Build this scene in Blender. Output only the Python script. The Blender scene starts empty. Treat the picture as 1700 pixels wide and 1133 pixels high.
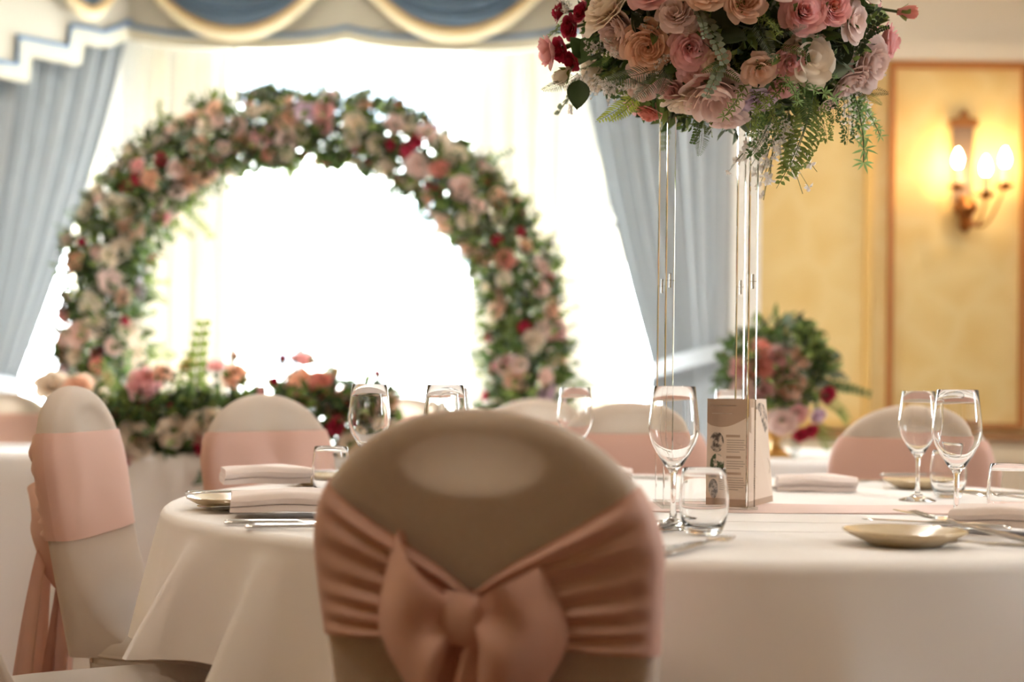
import bpy, bmesh, math, random
from mathutils import Vector, Matrix, Quaternion
random.seed(7)
PI = math.pi
SC = bpy.context.scene
COL = SC.collection

# ------------------------------------------------------------------ camera
F = 2361.0                 # focal length in pixels of the 1700 px wide frame (50 mm)
CAMZ = 0.956
ROLL = math.radians(0.65)
SHIFT = (653.3 - 566.5) / 1700.0
CY = 566.5 + SHIFT * 1700.0
cam_d = bpy.data.cameras.new('camera')
cam = bpy.data.objects.new('camera', cam_d)
COL.objects.link(cam)
cam_d.sensor_width = 36.0
cam_d.lens = 50.0
cam_d.shift_y = SHIFT
cam_d.clip_start = 0.05
CAMR = Matrix.Rotation(PI / 2, 3, 'X') @ Matrix.Rotation(ROLL, 3, 'Z')
cam.matrix_world = Matrix.Translation((0, 0, CAMZ)) @ CAMR.to_4x4()
cam_d.dof.use_dof = True
cam_d.dof.focus_distance = 2.42
cam_d.dof.aperture_fstop = 2.0
cam_d.dof.aperture_blades = 0
SC.camera = cam


def P(px, py, d):
    """point of the place at distance d (along y) seen at a pixel of the photograph"""
    v = CAMR @ Vector(((px - 850) / F, -(py - CY) / F, -1.0))
    return Vector((0, 0, CAMZ)) + v * (d / v.y)


# ------------------------------------------------------------------ world, light, exposure
world = bpy.data.worlds.new('world')
SC.world = world
world.use_nodes = True
wn = world.node_tree
bg = wn.nodes['Background']
bg.inputs['Color'].default_value = (0.90, 0.95, 1.0, 1)
bg.inputs['Strength'].default_value = 24.0
SC.view_settings.view_transform = 'Standard'
SC.view_settings.look = 'None'
SC.view_settings.exposure = 0.76
SC.view_settings.gamma = 1.0
SC.view_settings.use_curve_mapping = False
SC.cycles.max_bounces = 12
SC.cycles.transparent_max_bounces = 12
SC.cycles.transmission_bounces = 12
SC.cycles.sample_clamp_indirect = 8.0


def portal(c, nrm, w, h):
    ld = bpy.data.lights.new('window_portal', 'AREA')
    ld.shape = 'RECTANGLE'; ld.size = w; ld.size_y = h
    ld.cycles.is_portal = True
    o = bpy.data.objects.new('window_portal', ld)
    o.location = c
    o.rotation_euler = Vector(nrm).to_track_quat('-Z', 'Z').to_euler()
    COL.objects.link(o)


# ------------------------------------------------------------------ helpers
def srgb(r, g, b):
    def f(c):
        c /= 255.0
        return c / 12.92 if c <= 0.04045 else ((c + 0.055) / 1.055) ** 2.4
    return (f(r), f(g), f(b), 1.0)


MATS = {}


def mat(name, col, rough=0.7, metal=0.0, trans=0.0, spec=0.5, sheen=0.0, bump=None, noise=None, rand=0.0,
        translucent=0.0, coat=0.0):
    m = bpy.data.materials.new(name)
    m.use_nodes = True
    nt = m.node_tree
    b = nt.nodes['Principled BSDF']
    b.inputs['Base Color'].default_value = col
    b.inputs['Roughness'].default_value = rough
    b.inputs['Metallic'].default_value = metal
    b.inputs['Transmission Weight'].default_value = trans
    b.inputs['Specular IOR Level'].default_value = spec
    b.inputs['Sheen Weight'].default_value = sheen
    b.inputs['Coat Weight'].default_value = coat
    src = None
    if noise:                       # (scale, second colour, low, high)
        tc = nt.nodes.new('ShaderNodeTexCoord')
        n = nt.nodes.new('ShaderNodeTexNoise')
        n.inputs['Scale'].default_value = noise[0]
        n.inputs['Detail'].default_value = 5
        nt.links.new(tc.outputs['Object'], n.inputs['Vector'])
        r = nt.nodes.new('ShaderNodeValToRGB')
        r.color_ramp.elements[0].color = col
        r.color_ramp.elements[1].color = noise[1]
        r.color_ramp.elements[0].position = noise[2]
        r.color_ramp.elements[1].position = noise[3]
        nt.links.new(n.outputs['Fac'], r.inputs['Fac'])
        src = r.outputs['Color']
    if rand:
        oi = nt.nodes.new('ShaderNodeObjectInfo')
        hs = nt.nodes.new('ShaderNodeHueSaturation')
        mr = nt.nodes.new('ShaderNodeMapRange')
        mr.inputs['To Min'].default_value = 1 - rand
        mr.inputs['To Max'].default_value = 1 + rand
        nt.links.new(oi.outputs['Random'], mr.inputs['Value'])
        nt.links.new(mr.outputs['Result'], hs.inputs['Value'])
        if src:
            nt.links.new(src, hs.inputs['Color'])
        else:
            hs.inputs['Color'].default_value = col
        src = hs.outputs['Color']
    if src:
        nt.links.new(src, b.inputs['Base Color'])
    if bump:                        # (scale, strength, distance)
        tc = nt.nodes.new('ShaderNodeTexCoord')
        n = nt.nodes.new('ShaderNodeTexNoise')
        n.inputs['Scale'].default_value = bump[0]
        n.inputs['Detail'].default_value = 4
        nt.links.new(tc.outputs['Object'], n.inputs['Vector'])
        bp = nt.nodes.new('ShaderNodeBump')
        bp.inputs['Strength'].default_value = bump[1]
        bp.inputs['Distance'].default_value = bump[2]
        nt.links.new(n.outputs['Fac'], bp.inputs['Height'])
        nt.links.new(bp.outputs['Normal'], b.inputs['Normal'])
    if translucent:
        tl = nt.nodes.new('ShaderNodeBsdfTranslucent')
        tl.inputs['Color'].default_value = col
        if src:
            nt.links.new(src, tl.inputs['Color'])
        mx = nt.nodes.new('ShaderNodeMixShader')
        mx.inputs['Fac'].default_value = translucent
        out = nt.nodes['Material Output']
        nt.links.new(b.outputs['BSDF'], mx.inputs[1])
        nt.links.new(tl.outputs['BSDF'], mx.inputs[2])
        nt.links.new(mx.outputs['Shader'], out.inputs['Surface'])
    MATS[name] = m
    return m


def emit(name, col, strength):
    m = bpy.data.materials.new(name)
    m.use_nodes = True
    nt = m.node_tree
    b = nt.nodes['Principled BSDF']
    b.inputs['Base Color'].default_value = (0.8, 0.8, 0.8, 1)
    b.inputs['Emission Color'].default_value = col
    b.inputs['Emission Strength'].default_value = strength
    MATS[name] = m
    return m


def glassmat(name, col=(1, 1, 1, 1), ior=1.45, rough=0.0):
    m = mat(name, col, rough=rough, trans=1.0)
    m.node_tree.nodes['Principled BSDF'].inputs['IOR'].default_value = ior
    return m


class MB:
    def __init__(s):
        s.v = []; s.f = []; s.m = []

    def add(s, verts, faces, mi=0):
        o = len(s.v)
        s.v += [tuple(p) for p in verts]
        for f in faces:
            s.f.append(tuple(i + o for i in f)); s.m.append(mi)
        return s

    def box(s, a, b, mi=0):
        x0, y0, z0 = a; x1, y1, z1 = b
        return s.add([(x0, y0, z0), (x1, y0, z0), (x1, y1, z0), (x0, y1, z0), (x0, y0, z1), (x1, y0, z1), (x1, y1, z1), (x0, y1, z1)],
                     [(0, 3, 2, 1), (4, 5, 6, 7), (0, 1, 5, 4), (1, 2, 6, 5), (2, 3, 7, 6), (3, 0, 4, 7)], mi)

    def obox(s, c, ax, ay, az, mi=0):
        """box by centre and three half axes"""
        c = Vector(c); ax = Vector(ax); ay = Vector(ay); az = Vector(az)
        vs = [c + i * ax + j * ay + k * az for k in (-1, 1) for (i, j) in ((-1, -1), (1, -1), (1, 1), (-1, 1))]
        return s.add(vs, [(0, 3, 2, 1), (4, 5, 6, 7), (0, 1, 5, 4), (1, 2, 6, 5), (2, 3, 7, 6), (3, 0, 4, 7)], mi)

    def grid(s, fn, nu, nv, cu=False, cv=False, mi=0):
        U = nu if cu else nu + 1
        V = nv if cv else nv + 1
        vs = [fn(i / nu, j / nv) for i in range(U) for j in range(V)]
        fs = []
        for i in range(nu):
            for j in range(nv):
                a = (i % U) * V + (j % V); b = ((i + 1) % U) * V + (j % V)
                c = ((i + 1) % U) * V + ((j + 1) % V); d = (i % U) * V + ((j + 1) % V)
                fs.append((a, b, c, d))
        return s.add(vs, fs, mi)

    def tube(s, pts, r, n=8, mi=0, cap=True, flat=1.0, closed=False):
        pts = [Vector(p) for p in pts]
        N = len(pts)
        rs = r if isinstance(r, (list, tuple)) else [r] * N
        vs = []; up = Vector((0, 0, 1))
        prev = None
        for i, p in enumerate(pts):
            if closed:
                t = pts[(i + 1) % N] - pts[i - 1]
            else:
                t = pts[min(i + 1, N - 1)] - pts[max(i - 1, 0)]
            if t.length < 1e-9: t = Vector((0, 0, 1))
            t.normalize()
            if prev is None:
                ref = up if abs(t.z) < 0.9 else Vector((1, 0, 0))
                a = t.cross(ref).normalized()
            else:
                a = (prev - t * prev.dot(t))
                a = a.normalized() if a.length > 1e-6 else t.orthogonal().normalized()
            prev = a
            b = t.cross(a)
            for k in range(n):
                an = 2 * PI * k / n
                vs.append(p + (a * math.cos(an) + b * math.sin(an) * flat) * rs[i])
        fs = []
        M = N if closed else N - 1
        for i in range(M):
            for k in range(n):
                i2 = (i + 1) % N
                fs.append((i * n + k, i * n + (k + 1) % n, i2 * n + (k + 1) % n, i2 * n + k))
        if cap and not closed:
            fs.append(tuple(range(n - 1, -1, -1)))
            fs.append(tuple((N - 1) * n + k for k in range(n)))
        return s.add(vs, fs, mi)

    def lathe(s, prof, n=32, c=(0, 0, 0), mi=0):
        """profile of (r, z), revolved about z"""
        vs = []; ids = []
        for (r, z) in prof:
            if r < 1e-6:
                ids.append((len(vs), 1)); vs.append((c[0], c[1], c[2] + z))
            else:
                ids.append((len(vs), n))
                for k in range(n):
                    an = 2 * PI * k / n
                    vs.append((c[0] + r * math.cos(an), c[1] + r * math.sin(an), c[2] + z))
        fs = []
        for (a, na), (b, nb) in zip(ids, ids[1:]):
            for k in range(n):
                k2 = (k + 1) % n
                if na == 1 and nb == 1: continue
                if na == 1: fs.append((a, b + k2, b + k))
                elif nb == 1: fs.append((a + k, a + k2, b))
                else: fs.append((a + k, a + k2, b + k2, b + k))
        return s.add(vs, fs, mi)

    def prism(s, poly, o, u, v, n, mi=0):
        """polygon of (a, b) in the plane o + a*u + b*v, extruded by vector n"""
        o = Vector(o); u = Vector(u); v = Vector(v); n = Vector(n)
        A = [o + a * u + b * v for a, b in poly]
        k = len(A)
        fs = [tuple(range(k - 1, -1, -1)), tuple(range(k, 2 * k))]
        fs += [(i, (i + 1) % k, k + (i + 1) % k, k + i) for i in range(k)]
        return s.add(A + [p + n for p in A], fs, mi)

    def xform(s, M):
        s.v = [tuple(M @ Vector(p)) for p in s.v]
        return s

    def mesh(s, name, mats, smooth=True):
        me = bpy.data.meshes.new(name)
        me.from_pydata(s.v, [], s.f)
        for m in (mats if isinstance(mats, (list, tuple)) else [mats]):
            me.materials.append(MATS[m] if isinstance(m, str) else m)
        if any(s.m):
            me.polygons.foreach_set('material_index', s.m)
        bm = bmesh.new(); bm.from_mesh(me)
        if not getattr(s, 'nonorm', False):
            bmesh.ops.recalc_face_normals(bm, faces=bm.faces)
        bm.to_mesh(me); bm.free()
        if smooth:
            me.polygons.foreach_set('use_smooth', [True] * len(me.polygons))
            me.set_sharp_from_angle(angle=math.radians(smooth if smooth is not True else 42))
        me.update()
        return me


def obj(name, data, parent=None, loc=(0, 0, 0), rot=(0, 0, 0), scale=(1, 1, 1)):
    o = bpy.data.objects.new(name, data)
    COL.objects.link(o)
    o.location = loc; o.rotation_euler = rot; o.scale = scale
    if parent: o.parent = parent
    return o


def part(name, mb, mats, parent=None, smooth=True, **k):
    return obj(name, mb.mesh(name, mats, smooth), parent, **k)


def tag(o, label, cat, group=None):
    o['label'] = label; o['category'] = cat
    if group: o['group'] = group
    return o


def thing(name, label, cat, loc=(0, 0, 0), rz=0.0, group=None, scale=(1, 1, 1)):
    return tag(obj(name, None, None, loc, (0, 0, rz), scale), label, cat, group)


def struct(name, mb, mats, parent=None, smooth=False):
    o = part(name, mb, mats, parent, smooth)
    if parent is None: o['kind'] = 'structure'
    return o


def copy_tree(o, parent=None):
    c = o.copy(); COL.objects.link(c); c.parent = parent
    for ch in [x for x in o.children]: copy_tree(ch, c)
    return c


def sstep(a, b, x):
    t = max(0.0, min(1.0, (x - a) / (b - a)))
    return t * t * (3 - 2 * t)


def lerp(a, b, t): return a + (b - a) * t


# ------------------------------------------------------------------ materials
mat('carpet', srgb(118, 74, 62), 0.95, noise=(60, srgb(92, 56, 50), 0.4, 0.7), bump=(400, 0.5, 0.004))
mat('white_paint', srgb(238, 236, 230), 0.55)
mat('ceiling_paint', srgb(240, 234, 222), 0.8)
mat('cream_paint', srgb(236, 224, 204), 0.6)
mat('cream_dado', srgb(228, 212, 186), 0.6)
mat('gold_mould', srgb(176, 112, 52), 0.5)
mat('pale_mould', srgb(224, 186, 112), 0.6)
mat('rail_brown', srgb(168, 124, 78), 0.5)
mat('spandex', srgb(236, 228, 218), 0.62, sheen=0.1, translucent=0.55, bump=(900, 0.08, 0.001))
mat('pad', srgb(190, 156, 118), 0.9)
mat('sash', srgb(230, 188, 172), 0.55, sheen=0.2, translucent=0.28, bump=(1200, 0.1, 0.0006))
mat('linen', srgb(238, 234, 232), 0.75, sheen=0.15, bump=(700, 0.12, 0.0008))
mat('runner', srgb(226, 202, 196), 0.7, bump=(900, 0.12, 0.0006))
mat('napkin', srgb(232, 218, 212), 0.8, bump=(900, 0.15, 0.0006))
mat('steel', srgb(205, 203, 200), 0.16, metal=1.0)
mat('chrome', srgb(225, 225, 228), 0.08, metal=1.0)
mat('stoneware', srgb(204, 184, 150), 0.25, coat=0.4, noise=(30, srgb(192, 170, 134), 0.35, 0.7))
mat('legmetal', srgb(60, 55, 50), 0.4, metal=0.6)
mat('wood', srgb(140, 100, 66), 0.5)
glassmat('glass', ior=1.46)
glassmat('acrylic', ior=1.49)
MATS['acrylic_sheet'] = None
mat('curtain', srgb(174, 178, 181), 0.8, bump=(500, 0.2, 0.001))
mat('curtain_lining', srgb(206, 198, 184), 0.85)
mat('pelmet', srgb(206, 198, 182), 0.85)
mat('pelmet_border', srgb(212, 204, 182), 0.85)
mat('blue_piping', srgb(104, 130, 160), 0.8)
mat('swag_blue', srgb(104, 124, 146), 0.75)
mat('fringe', srgb(240, 224, 186), 0.8)
mat('fringe_gold', srgb(212, 172, 110), 0.75)
mat('brass', srgb(150, 98, 52), 0.35, metal=0.85)
mat('antique_plate', srgb(120, 100, 84), 0.35, metal=0.5)
mat('candle', srgb(225, 205, 170), 0.5)
mat('gold_urn', srgb(206, 170, 110), 0.3, metal=0.8)
emit('bulb', (1.0, 0.70, 0.36, 1), 70.0)
emit('ceiling_lamp', (1.0, 0.93, 0.85, 1), 84.0)
emit('ceiling_lamp_dim', (1.0, 0.81, 0.62, 1), 80.0)
# petals and greens
for nm, c in dict(peach=(242, 206, 182), pink=(238, 188, 186), coral=(236, 166, 152), cream=(246, 232, 214), blush=(244, 220, 212),
                  ivory=(244, 234, 216), red=(186, 44, 74), lilac=(232, 210, 226), white=(246, 240, 234), gold=(226, 190, 130)).items():
    mat('petal_' + nm, srgb(*c), 0.6, rand=0.08, translucent=0.42)
for nm, c in dict(dark=(52, 64, 36), mid=(78, 104, 54), light=(132, 150, 78), grey=(130, 142, 120), lime=(178, 190, 86), pale=(150, 186, 120),
                  olive=(96, 110, 54)).items():
    mat('leaf_' + nm, srgb(*c), 0.55, translucent=0.35)
mat('stem', srgb(84, 100, 60), 0.6)
mat('card', srgb(218, 200, 184), 0.6)
mat('card_brown', srgb(172, 146, 126), 0.6)
mat('card_dark', srgb(110, 92, 80), 0.6)
mat('ink', srgb(150, 134, 122), 0.7)
mat('ink_dark', srgb(78, 68, 62), 0.7)
mat('print_photo', srgb(84, 74, 68), 0.6, noise=(90, srgb(214, 196, 180), 0.42, 0.6))
mat('print_leaf', srgb(70, 88, 62), 0.6, noise=(110, srgb(226, 210, 196), 0.44, 0.58))
mat('print_cutlery', srgb(90, 88, 90), 0.6, noise=(120, srgb(190, 180, 176), 0.42, 0.6))
mat('far_stone', srgb(214, 212, 206), 0.9)
mat('far_glass', srgb(90, 96, 104), 0.4)
mat('far_ground', srgb(190, 190, 186), 0.95)


def wallpaper():
    m = bpy.data.materials.new('wallpaper'); m.use_nodes = True
    nt = m.node_tree; b = nt.nodes['Principled BSDF']; b.inputs['Roughness'].default_value = 0.6
    tc = nt.nodes.new('ShaderNodeTexCoord')
    n = nt.nodes.new('ShaderNodeTexNoise'); n.inputs['Scale'].default_value = 3.2; n.inputs['Detail'].default_value = 2
    mixv = nt.nodes.new('ShaderNodeVectorMath'); mixv.operation = 'MULTIPLY_ADD'
    nt.links.new(tc.outputs['Object'], n.inputs['Vector'])
    mixv.inputs[1].default_value = (0.22, 0.22, 0.22)
    nt.links.new(n.outputs['Color'], mixv.inputs[0]); nt.links.new(tc.outputs['Object'], mixv.inputs[2])
    w = nt.nodes.new('ShaderNodeTexVoronoi'); w.feature = 'DISTANCE_TO_EDGE'; w.inputs['Scale'].default_value = 5.0
    nt.links.new(mixv.outputs[0], w.inputs['Vector'])
    r = nt.nodes.new('ShaderNodeValToRGB')
    r.color_ramp.elements[0].position = 0.0; r.color_ramp.elements[0].color = srgb(228, 202, 142)
    r.color_ramp.elements[1].position = 0.45; r.color_ramp.elements[1].color = srgb(222, 190, 122)
    nt.links.new(w.outputs['Distance'], r.inputs['Fac']); nt.links.new(r.outputs['Color'], b.inputs['Base Color'])
    MATS['wallpaper'] = m


wallpaper()


def pane_mat():
    m = bpy.data.materials.new('window_glass'); m.use_nodes = True
    nt = m.node_tree; out = nt.nodes['Material Output']
    t = nt.nodes.new('ShaderNodeBsdfTransparent'); g = nt.nodes.new('ShaderNodeBsdfGlossy'); g.inputs['Roughness'].default_value = 0.02
    t.inputs['Color'].default_value = (0.96, 0.98, 0.97, 1)
    lw = nt.nodes.new('ShaderNodeLayerWeight'); lw.inputs['Blend'].default_value = 0.5
    pw = nt.nodes.new('ShaderNodeMath'); pw.operation = 'POWER'; pw.inputs[1].default_value = 4.0
    fr = nt.nodes.new('ShaderNodeMath'); fr.operation = 'MULTIPLY_ADD'; fr.inputs[1].default_value = 0.5; fr.inputs[2].default_value = 0.03
    nt.links.new(lw.outputs['Facing'], pw.inputs[0]); nt.links.new(pw.outputs[0], fr.inputs[0])
    mx = nt.nodes.new('ShaderNodeMixShader')
    nt.links.new(fr.outputs[0], mx.inputs[0]); nt.links.new(t.outputs[0], mx.inputs[1]); nt.links.new(g.outputs[0], mx.inputs[2])
    nt.links.new(mx.outputs[0], out.inputs['Surface'])
    MATS['window_glass'] = m


pane_mat()
MATS['acrylic_sheet'] = MATS['window_glass']

# ================================================================== THE ROOM
CEIL = 2.98
struct('floor', MB().box((-4.4, -3.2, -0.06), (3.8, 7.3, 0)), 'carpet')
struct('ceiling', MB().box((-4.4, -3.2, CEIL), (3.8, 7.3, CEIL + 0.06)), 'ceiling_paint')
struct('wall_front', MB().box((-4.25, -3.2, 0), (3.65, -3.05, CEIL)), 'wallpaper')
XR = 0.93        # where the papered wall begins, beside the bay
struct('wall_back_left', MB().box((-4.25, 6.0, 0), (-2.50, 6.15, CEIL)), 'wallpaper')
wb = struct('wall_back', MB().box((XR, 6.0, 0), (3.65, 6.15, CEIL)), 'wallpaper')

# papered wall: cream frieze, cornice, panel mouldings, dado
ZP = 2.405
struct('trim_1', MB().box((XR + 0.02, 5.975, ZP), (3.65, 5.999, CEIL - 0.13)), 'cream_paint')
struct('trim_2', MB().box((XR + 0.02, 5.955, ZP - 0.03), (3.65, 5.974, ZP + 0.045)), 'cream_paint')
cor = MB()
prof = [(0, -0.14), (0.02, -0.14), (0.03, -0.11), (0.07, -0.06), (0.11, -0.03), (0.12, 0), (0, 0)]
cor.prism(prof, (XR + 0.02, 5.974, CEIL - 0.001), (0, -1, 0), (0, 0, 1), (2.68, 0, 0))
struct('trim_3', cor, 'cream_paint')
ZD = 0.80
struct('trim_4', MB().box((XR + 0.02, 5.955, ZD - 0.02), (3.65, 5.999, ZD + 0.015)), 'rail_brown')
struct('trim_5', MB().box((XR + 0.02, 5.98, 0.12), (3.65, 5.999, ZD - 0.021)), 'cream_dado')
struct('trim_6', MB().box((XR + 0.02, 5.965, ZD - 0.115), (3.65, 5.979, ZD - 0.085)), 'cream_dado')
struct('baseboard_back', MB().box((XR + 0.02, 5.965, 0.001), (3.65, 5.999, 0.119)), 'white_paint')


def panel_frame(n, x0, x1, z0, z1, w, m):
    b = MB()
    for (a, c, d, e) in ((x0, z0, x0 + w, z1), (x1 - w, z0, x1, z1), (x0 + w, z0, x1 - w, z0 + w), (x0 + w, z1 - w, x1 - w, z1)):
        b.box((a, 5.972, c), (d, 5.999, e))
    struct('trim_%d' % n, b, m)


def wx(px): return P(px, 400, 6.0).x


panel_frame(7, wx(1473), wx(1701), ZD + 0.03, ZP - 0.035, 0.022, 'gold_mould')
panel_frame(8, wx(1246), wx(1446), ZD + 0.03, ZP - 0.035, 0.030, 'pale_mould')
panel_frame(9, wx(1728), wx(1940), ZD + 0.03, ZP - 0.035, 0.030, 'pale_mould')
# architrave at the end of the bay
struct('trim_10', MB().box((XR - 0.02, 5.93, 0), (XR + 0.10, 5.999, 2.95)), 'white_paint')

# ---- bay: three wall pieces with a window each
B = [Vector((-2.50, 6.0, 0)), Vector((-1.96, 7.1, 0)), Vector((0.36, 7.1, 0)), Vector((XR, 6.0, 0))]


def bay_wall(name, A, Bq, s0, s1, z0, z1, wn_name, rails, bars):
    L = (Bq - A).length; u = (Bq - A) / L
    n = Vector((-u.y, u.x, 0))            # outwards
    if n.y < 0 and abs(u.x) > 0.9: n = -n
    mb = MB(); T = 0.16

    def blk(a, b, c, d):
        mb.obox(A + u * (a + b) / 2 + n * (T / 2) + Vector((0, 0, (c + d) / 2)), u * (b - a) / 2, n * (T / 2), Vector((0, 0, (d - c) / 2)))
    blk(0, s0, 0, CEIL); blk(s1, L, 0, CEIL); blk(s0, s1, 0, z0); blk(s0, s1, z1, CEIL)
    struct(name, mb, 'white_paint')
    fr = MB(); fw = 0.045

    def bar(a, b, c, d, t=0.05, off=0.08):
        fr.obox(A + u * (a + b) / 2 + n * off + Vector((0, 0, (c + d) / 2)), u * (b - a) / 2, n * (t / 2), Vector((0, 0, (d - c) / 2)))
    bar(s0, s0 + fw, z0, z1); bar(s1 - fw, s1, z0, z1); bar(s0 + fw, s1 - fw, z0, z0 + fw); bar(s0 + fw, s1 - fw, z1 - fw, z1)
    for z in rails: bar(s0 + fw, s1 - fw, z - 0.018, z + 0.018)
    w = struct(wn_name, fr, 'white_paint')
    sill = MB()
    sill.obox(A + u * (s0 + s1) / 2 - n * 0.03 + Vector((0, 0, z0 - 0.015)), u * ((s1 - s0) / 2 + 0.05), n * 0.06, Vector((0, 0, 0.015)))
    part('window_sill', sill, 'white_paint', w, False)
    zs = [z0 + fw] + [q for r in rails for q in (r - 0.018, r + 0.018)] + [z1 - fw]
    for a, b in zip(zs[::2], zs[1::2]):
        pm = MB()
        pm.obox(A + u * (s0 + s1) / 2 + n * 0.08 + Vector((0, 0, (a + b) / 2)), u * ((s1 - s0) / 2 - fw), n * 0.002, Vector((0, 0, (b - a) / 2)))
        part('pane', pm, 'window_glass', w, False)
    c = A + u * (s0 + s1) / 2 + n * 0.17 + Vector((0, 0, (z0 + z1) / 2))
    portal(c, -n, s1 - s0, z1 - z0)


bay_wall('wall_bay_left', B[0], B[1], 0.12, 1.04, 0.5, 2.72, 'window_1', [1.78], 0)
bay_wall('wall_bay_centre', B[1], B[2], 0.53, 1.785, 0.5, 2.72, 'window_2', [1.76], 0)
bay_wall('wall_bay_right', B[2], B[3], 0.10, 1.06, 0.5, 2.72, 'window_3', [1.78], 0)
struct('wall_left', MB().box((-4.4, -3.2, 0), (-4.25, 6.15, CEIL)), 'wallpaper')
bay_wall('wall_right', Vector((3.65, 6.15, 0)), Vector((3.65, -3.2, 0)), 3.8, 4.4, 1.2, 2.2, 'window_4', [1.7], 0)
# panelled linings on the two white piers
for k, (a, b) in enumerate(((-1.86, -1.50), (-0.12, 0.24))):
    m = MB()
    for q in (0.0, 0.33, 0.66, 1.0):
        x = lerp(a, b - 0.02, q)
        m.box((x, 7.082, 0.3), (x + 0.02, 7.099, 2.7))
    struct('trim_%d' % (11 + k), m, 'white_paint')

# outside: pale ground and a far stone house seen through the glass
struct('ground_outside', MB().box((-40, 7.5, -1.2), (40, 70, -1.0)), 'far_ground')
far = thing('far_house', 'pale stone house across the street, washed out behind the window glass', 'building', (-2.2, 24, -1.0))
part('wall', MB().box((-3.2, 0, 0), (3.2, 4, 6.5)), 'far_stone', far, False)
part('roof', MB().prism([(-3.4, 0), (3.4, 0), (2.6, 1.3), (-2.6, 1.3)], (0, -0.1, 6.5), (1, 0, 0), (0, 0, 1), (0, 4.2, 0)), 'far_glass', far, False)
for (x, z) in ((0.6, 2.9), (1.5, 2.9), (0.6, 4.6), (1.5, 4.6), (-1.6, 2.9), (-1.6, 4.6)):
    part('window', MB().box((x - 0.28, -0.03, z - 0.55), (x + 0.28, 0.02, z + 0.55)), 'far_glass', far, False)

# ================================================================== CEILING LIGHTS (the room's own lamps)
k = 0
LAMP = None
for (x, y) in ((-2.3, 4.3), (-0.8, 4.3), (0.8, 4.3), (2.2, 3.6), (-1.6, 1.2), (1.6, 1.2)):
    t = thing('ceiling_light', 'round recessed ceiling downlight with white trim ring and warm diffuser', 'ceiling light', (x, y, CEIL), 0,
              'recessed ceiling downlights')
    if LAMP is None:
        LAMP = (MB().lathe([(0.15, -0.002), (0.15, -0.016), (0.125, -0.02), (0.12, -0.008), (0.12, -0.002)], 32).mesh('trim_ring', 'white_paint'),
                *[MB().lathe([(0, -0.010), (0.12, -0.010), (0.12, -0.004), (0, -0.004)], 32).mesh('diffuser', q) for q in ('ceiling_lamp', 'ceiling_lamp_dim')])
    obj('trim_ring', LAMP[0], t); obj('diffuser', LAMP[1 if y > 3 else 2], t)

# ================================================================== PELMET, SWAGS, CURTAINS
C1 = P(214, 60, 6.80); C1.z = 0
C2 = P(928, 60, 6.80); C2.z = 0
LW = Vector((-2.40, 5.86, 0)); RW = Vector((0.86, 5.86, 0))


def on_line(px, py, A, Bq):
    """(distance along A->B, height) of the wall line A-B at a pixel"""
    v = CAMR @ Vector(((px - 850) / F, -(py - CY) / F, -1.0))
    e = Bq - A; L = e.length; u = e / L
    # A + u s = v*t (plan)
    det = u.x * (-v.y) - u.y * (-v.x)
    s = ((-A.x) * (-v.y) - (-A.y) * (-v.x)) / det
    t = (A + u * s).y / v.y
    return s, CAMZ + v.z * t


def pelmet_section(parent, A, Bq, edge, pipe, nrm, ztop):
    L = (Bq - A).length; u = (Bq - A) / L; z = Vector((0, 0, 1))
    poly = edge + [(L, ztop), (0, ztop)]
    part('pelmet_board', MB().prism(poly, A, u, z, nrm * -0.025), 'pelmet', parent, False)
    bord = edge + pipe[::-1]
    part('border', MB().prism(bord, A + nrm * 0.001, u, z, nrm * 0.012), 'pelmet_border', parent, False)
    part('piping', MB().tube([A + u * a + z * b + nrm * 0.008 for a, b in pipe], 0.014, 8), 'blue_piping', parent)


pel = thing('window_pelmet', 'cream stepped fabric pelmet with blue piping and swags above the bay window', 'pelmet')
ZT = CEIL - 0.005


def nrm_of(A, Bq):
    u = (Bq - A).normalized(); n = Vector((u.y, -u.x, 0))
    return n if n.y < 0 else -n


# left wing: s runs from the corner C1 out to LW
pts_e = [(212, 63), (193, 73), (175, 79), (157, 76), (138, 71), (131, 109), (50, 93), (45, 137), (-6, 127)]
pts_p = [(209, 34), (192, 46), (169, 54), (145, 48), (116, 43), (111, 79), (28, 62), (27, 108), (-6, 103)]
e = [on_line(a, b, C1, LW) for a, b in pts_e]; p_ = [on_line(a, b, C1, LW) for a, b in pts_p]
Lw = (LW - C1).length
e[0] = (0, e[0][1]); p_[0] = (0, p_[0][1])
e += [(Lw, e[-1][1])]; p_ += [(Lw, p_[-1][1])]
pelmet_section(pel, C1, LW, e, p_, nrm_of(C1, LW), ZT)
# centre: scallops between three peaks
Lc = (C2 - C1).length
zpk = P(575, 68, 6.8).z; zlo = P(400, 82, 6.8).z
mid = on_line(575, 70, C1, C2)[0]


def scallop(s, a, b):
    t = (s - a) / (b - a)
    return zlo + (zpk - zlo) * (abs(2 * t - 1) ** 3.0)


e = []; p_ = []
for (a, b) in ((0, mid), (mid, Lc)):
    for i in range(17):
        s = lerp(a, b, i / 16)
        if e and i == 0: continue
        e.append((s, scallop(s, a, b))); p_.append((s, scallop(s, a, b) + 0.062))
pelmet_section(pel, C1, C2, e, p_, nrm_of(C1, C2), ZT)
Lr = (RW - C2).length
e = [(Lr * i / 12, zlo + (zpk - zlo) * abs(1 - 2 * ((i / 12 * 2) % 1)) ** 3 - 0.10 * int(i / 6.01)) for i in range(13)]
p_ = [(a, b + 0.062) for a, b in e]
pelmet_section(pel, C2, RW, e, p_, nrm_of(C2, RW), ZT)


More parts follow.
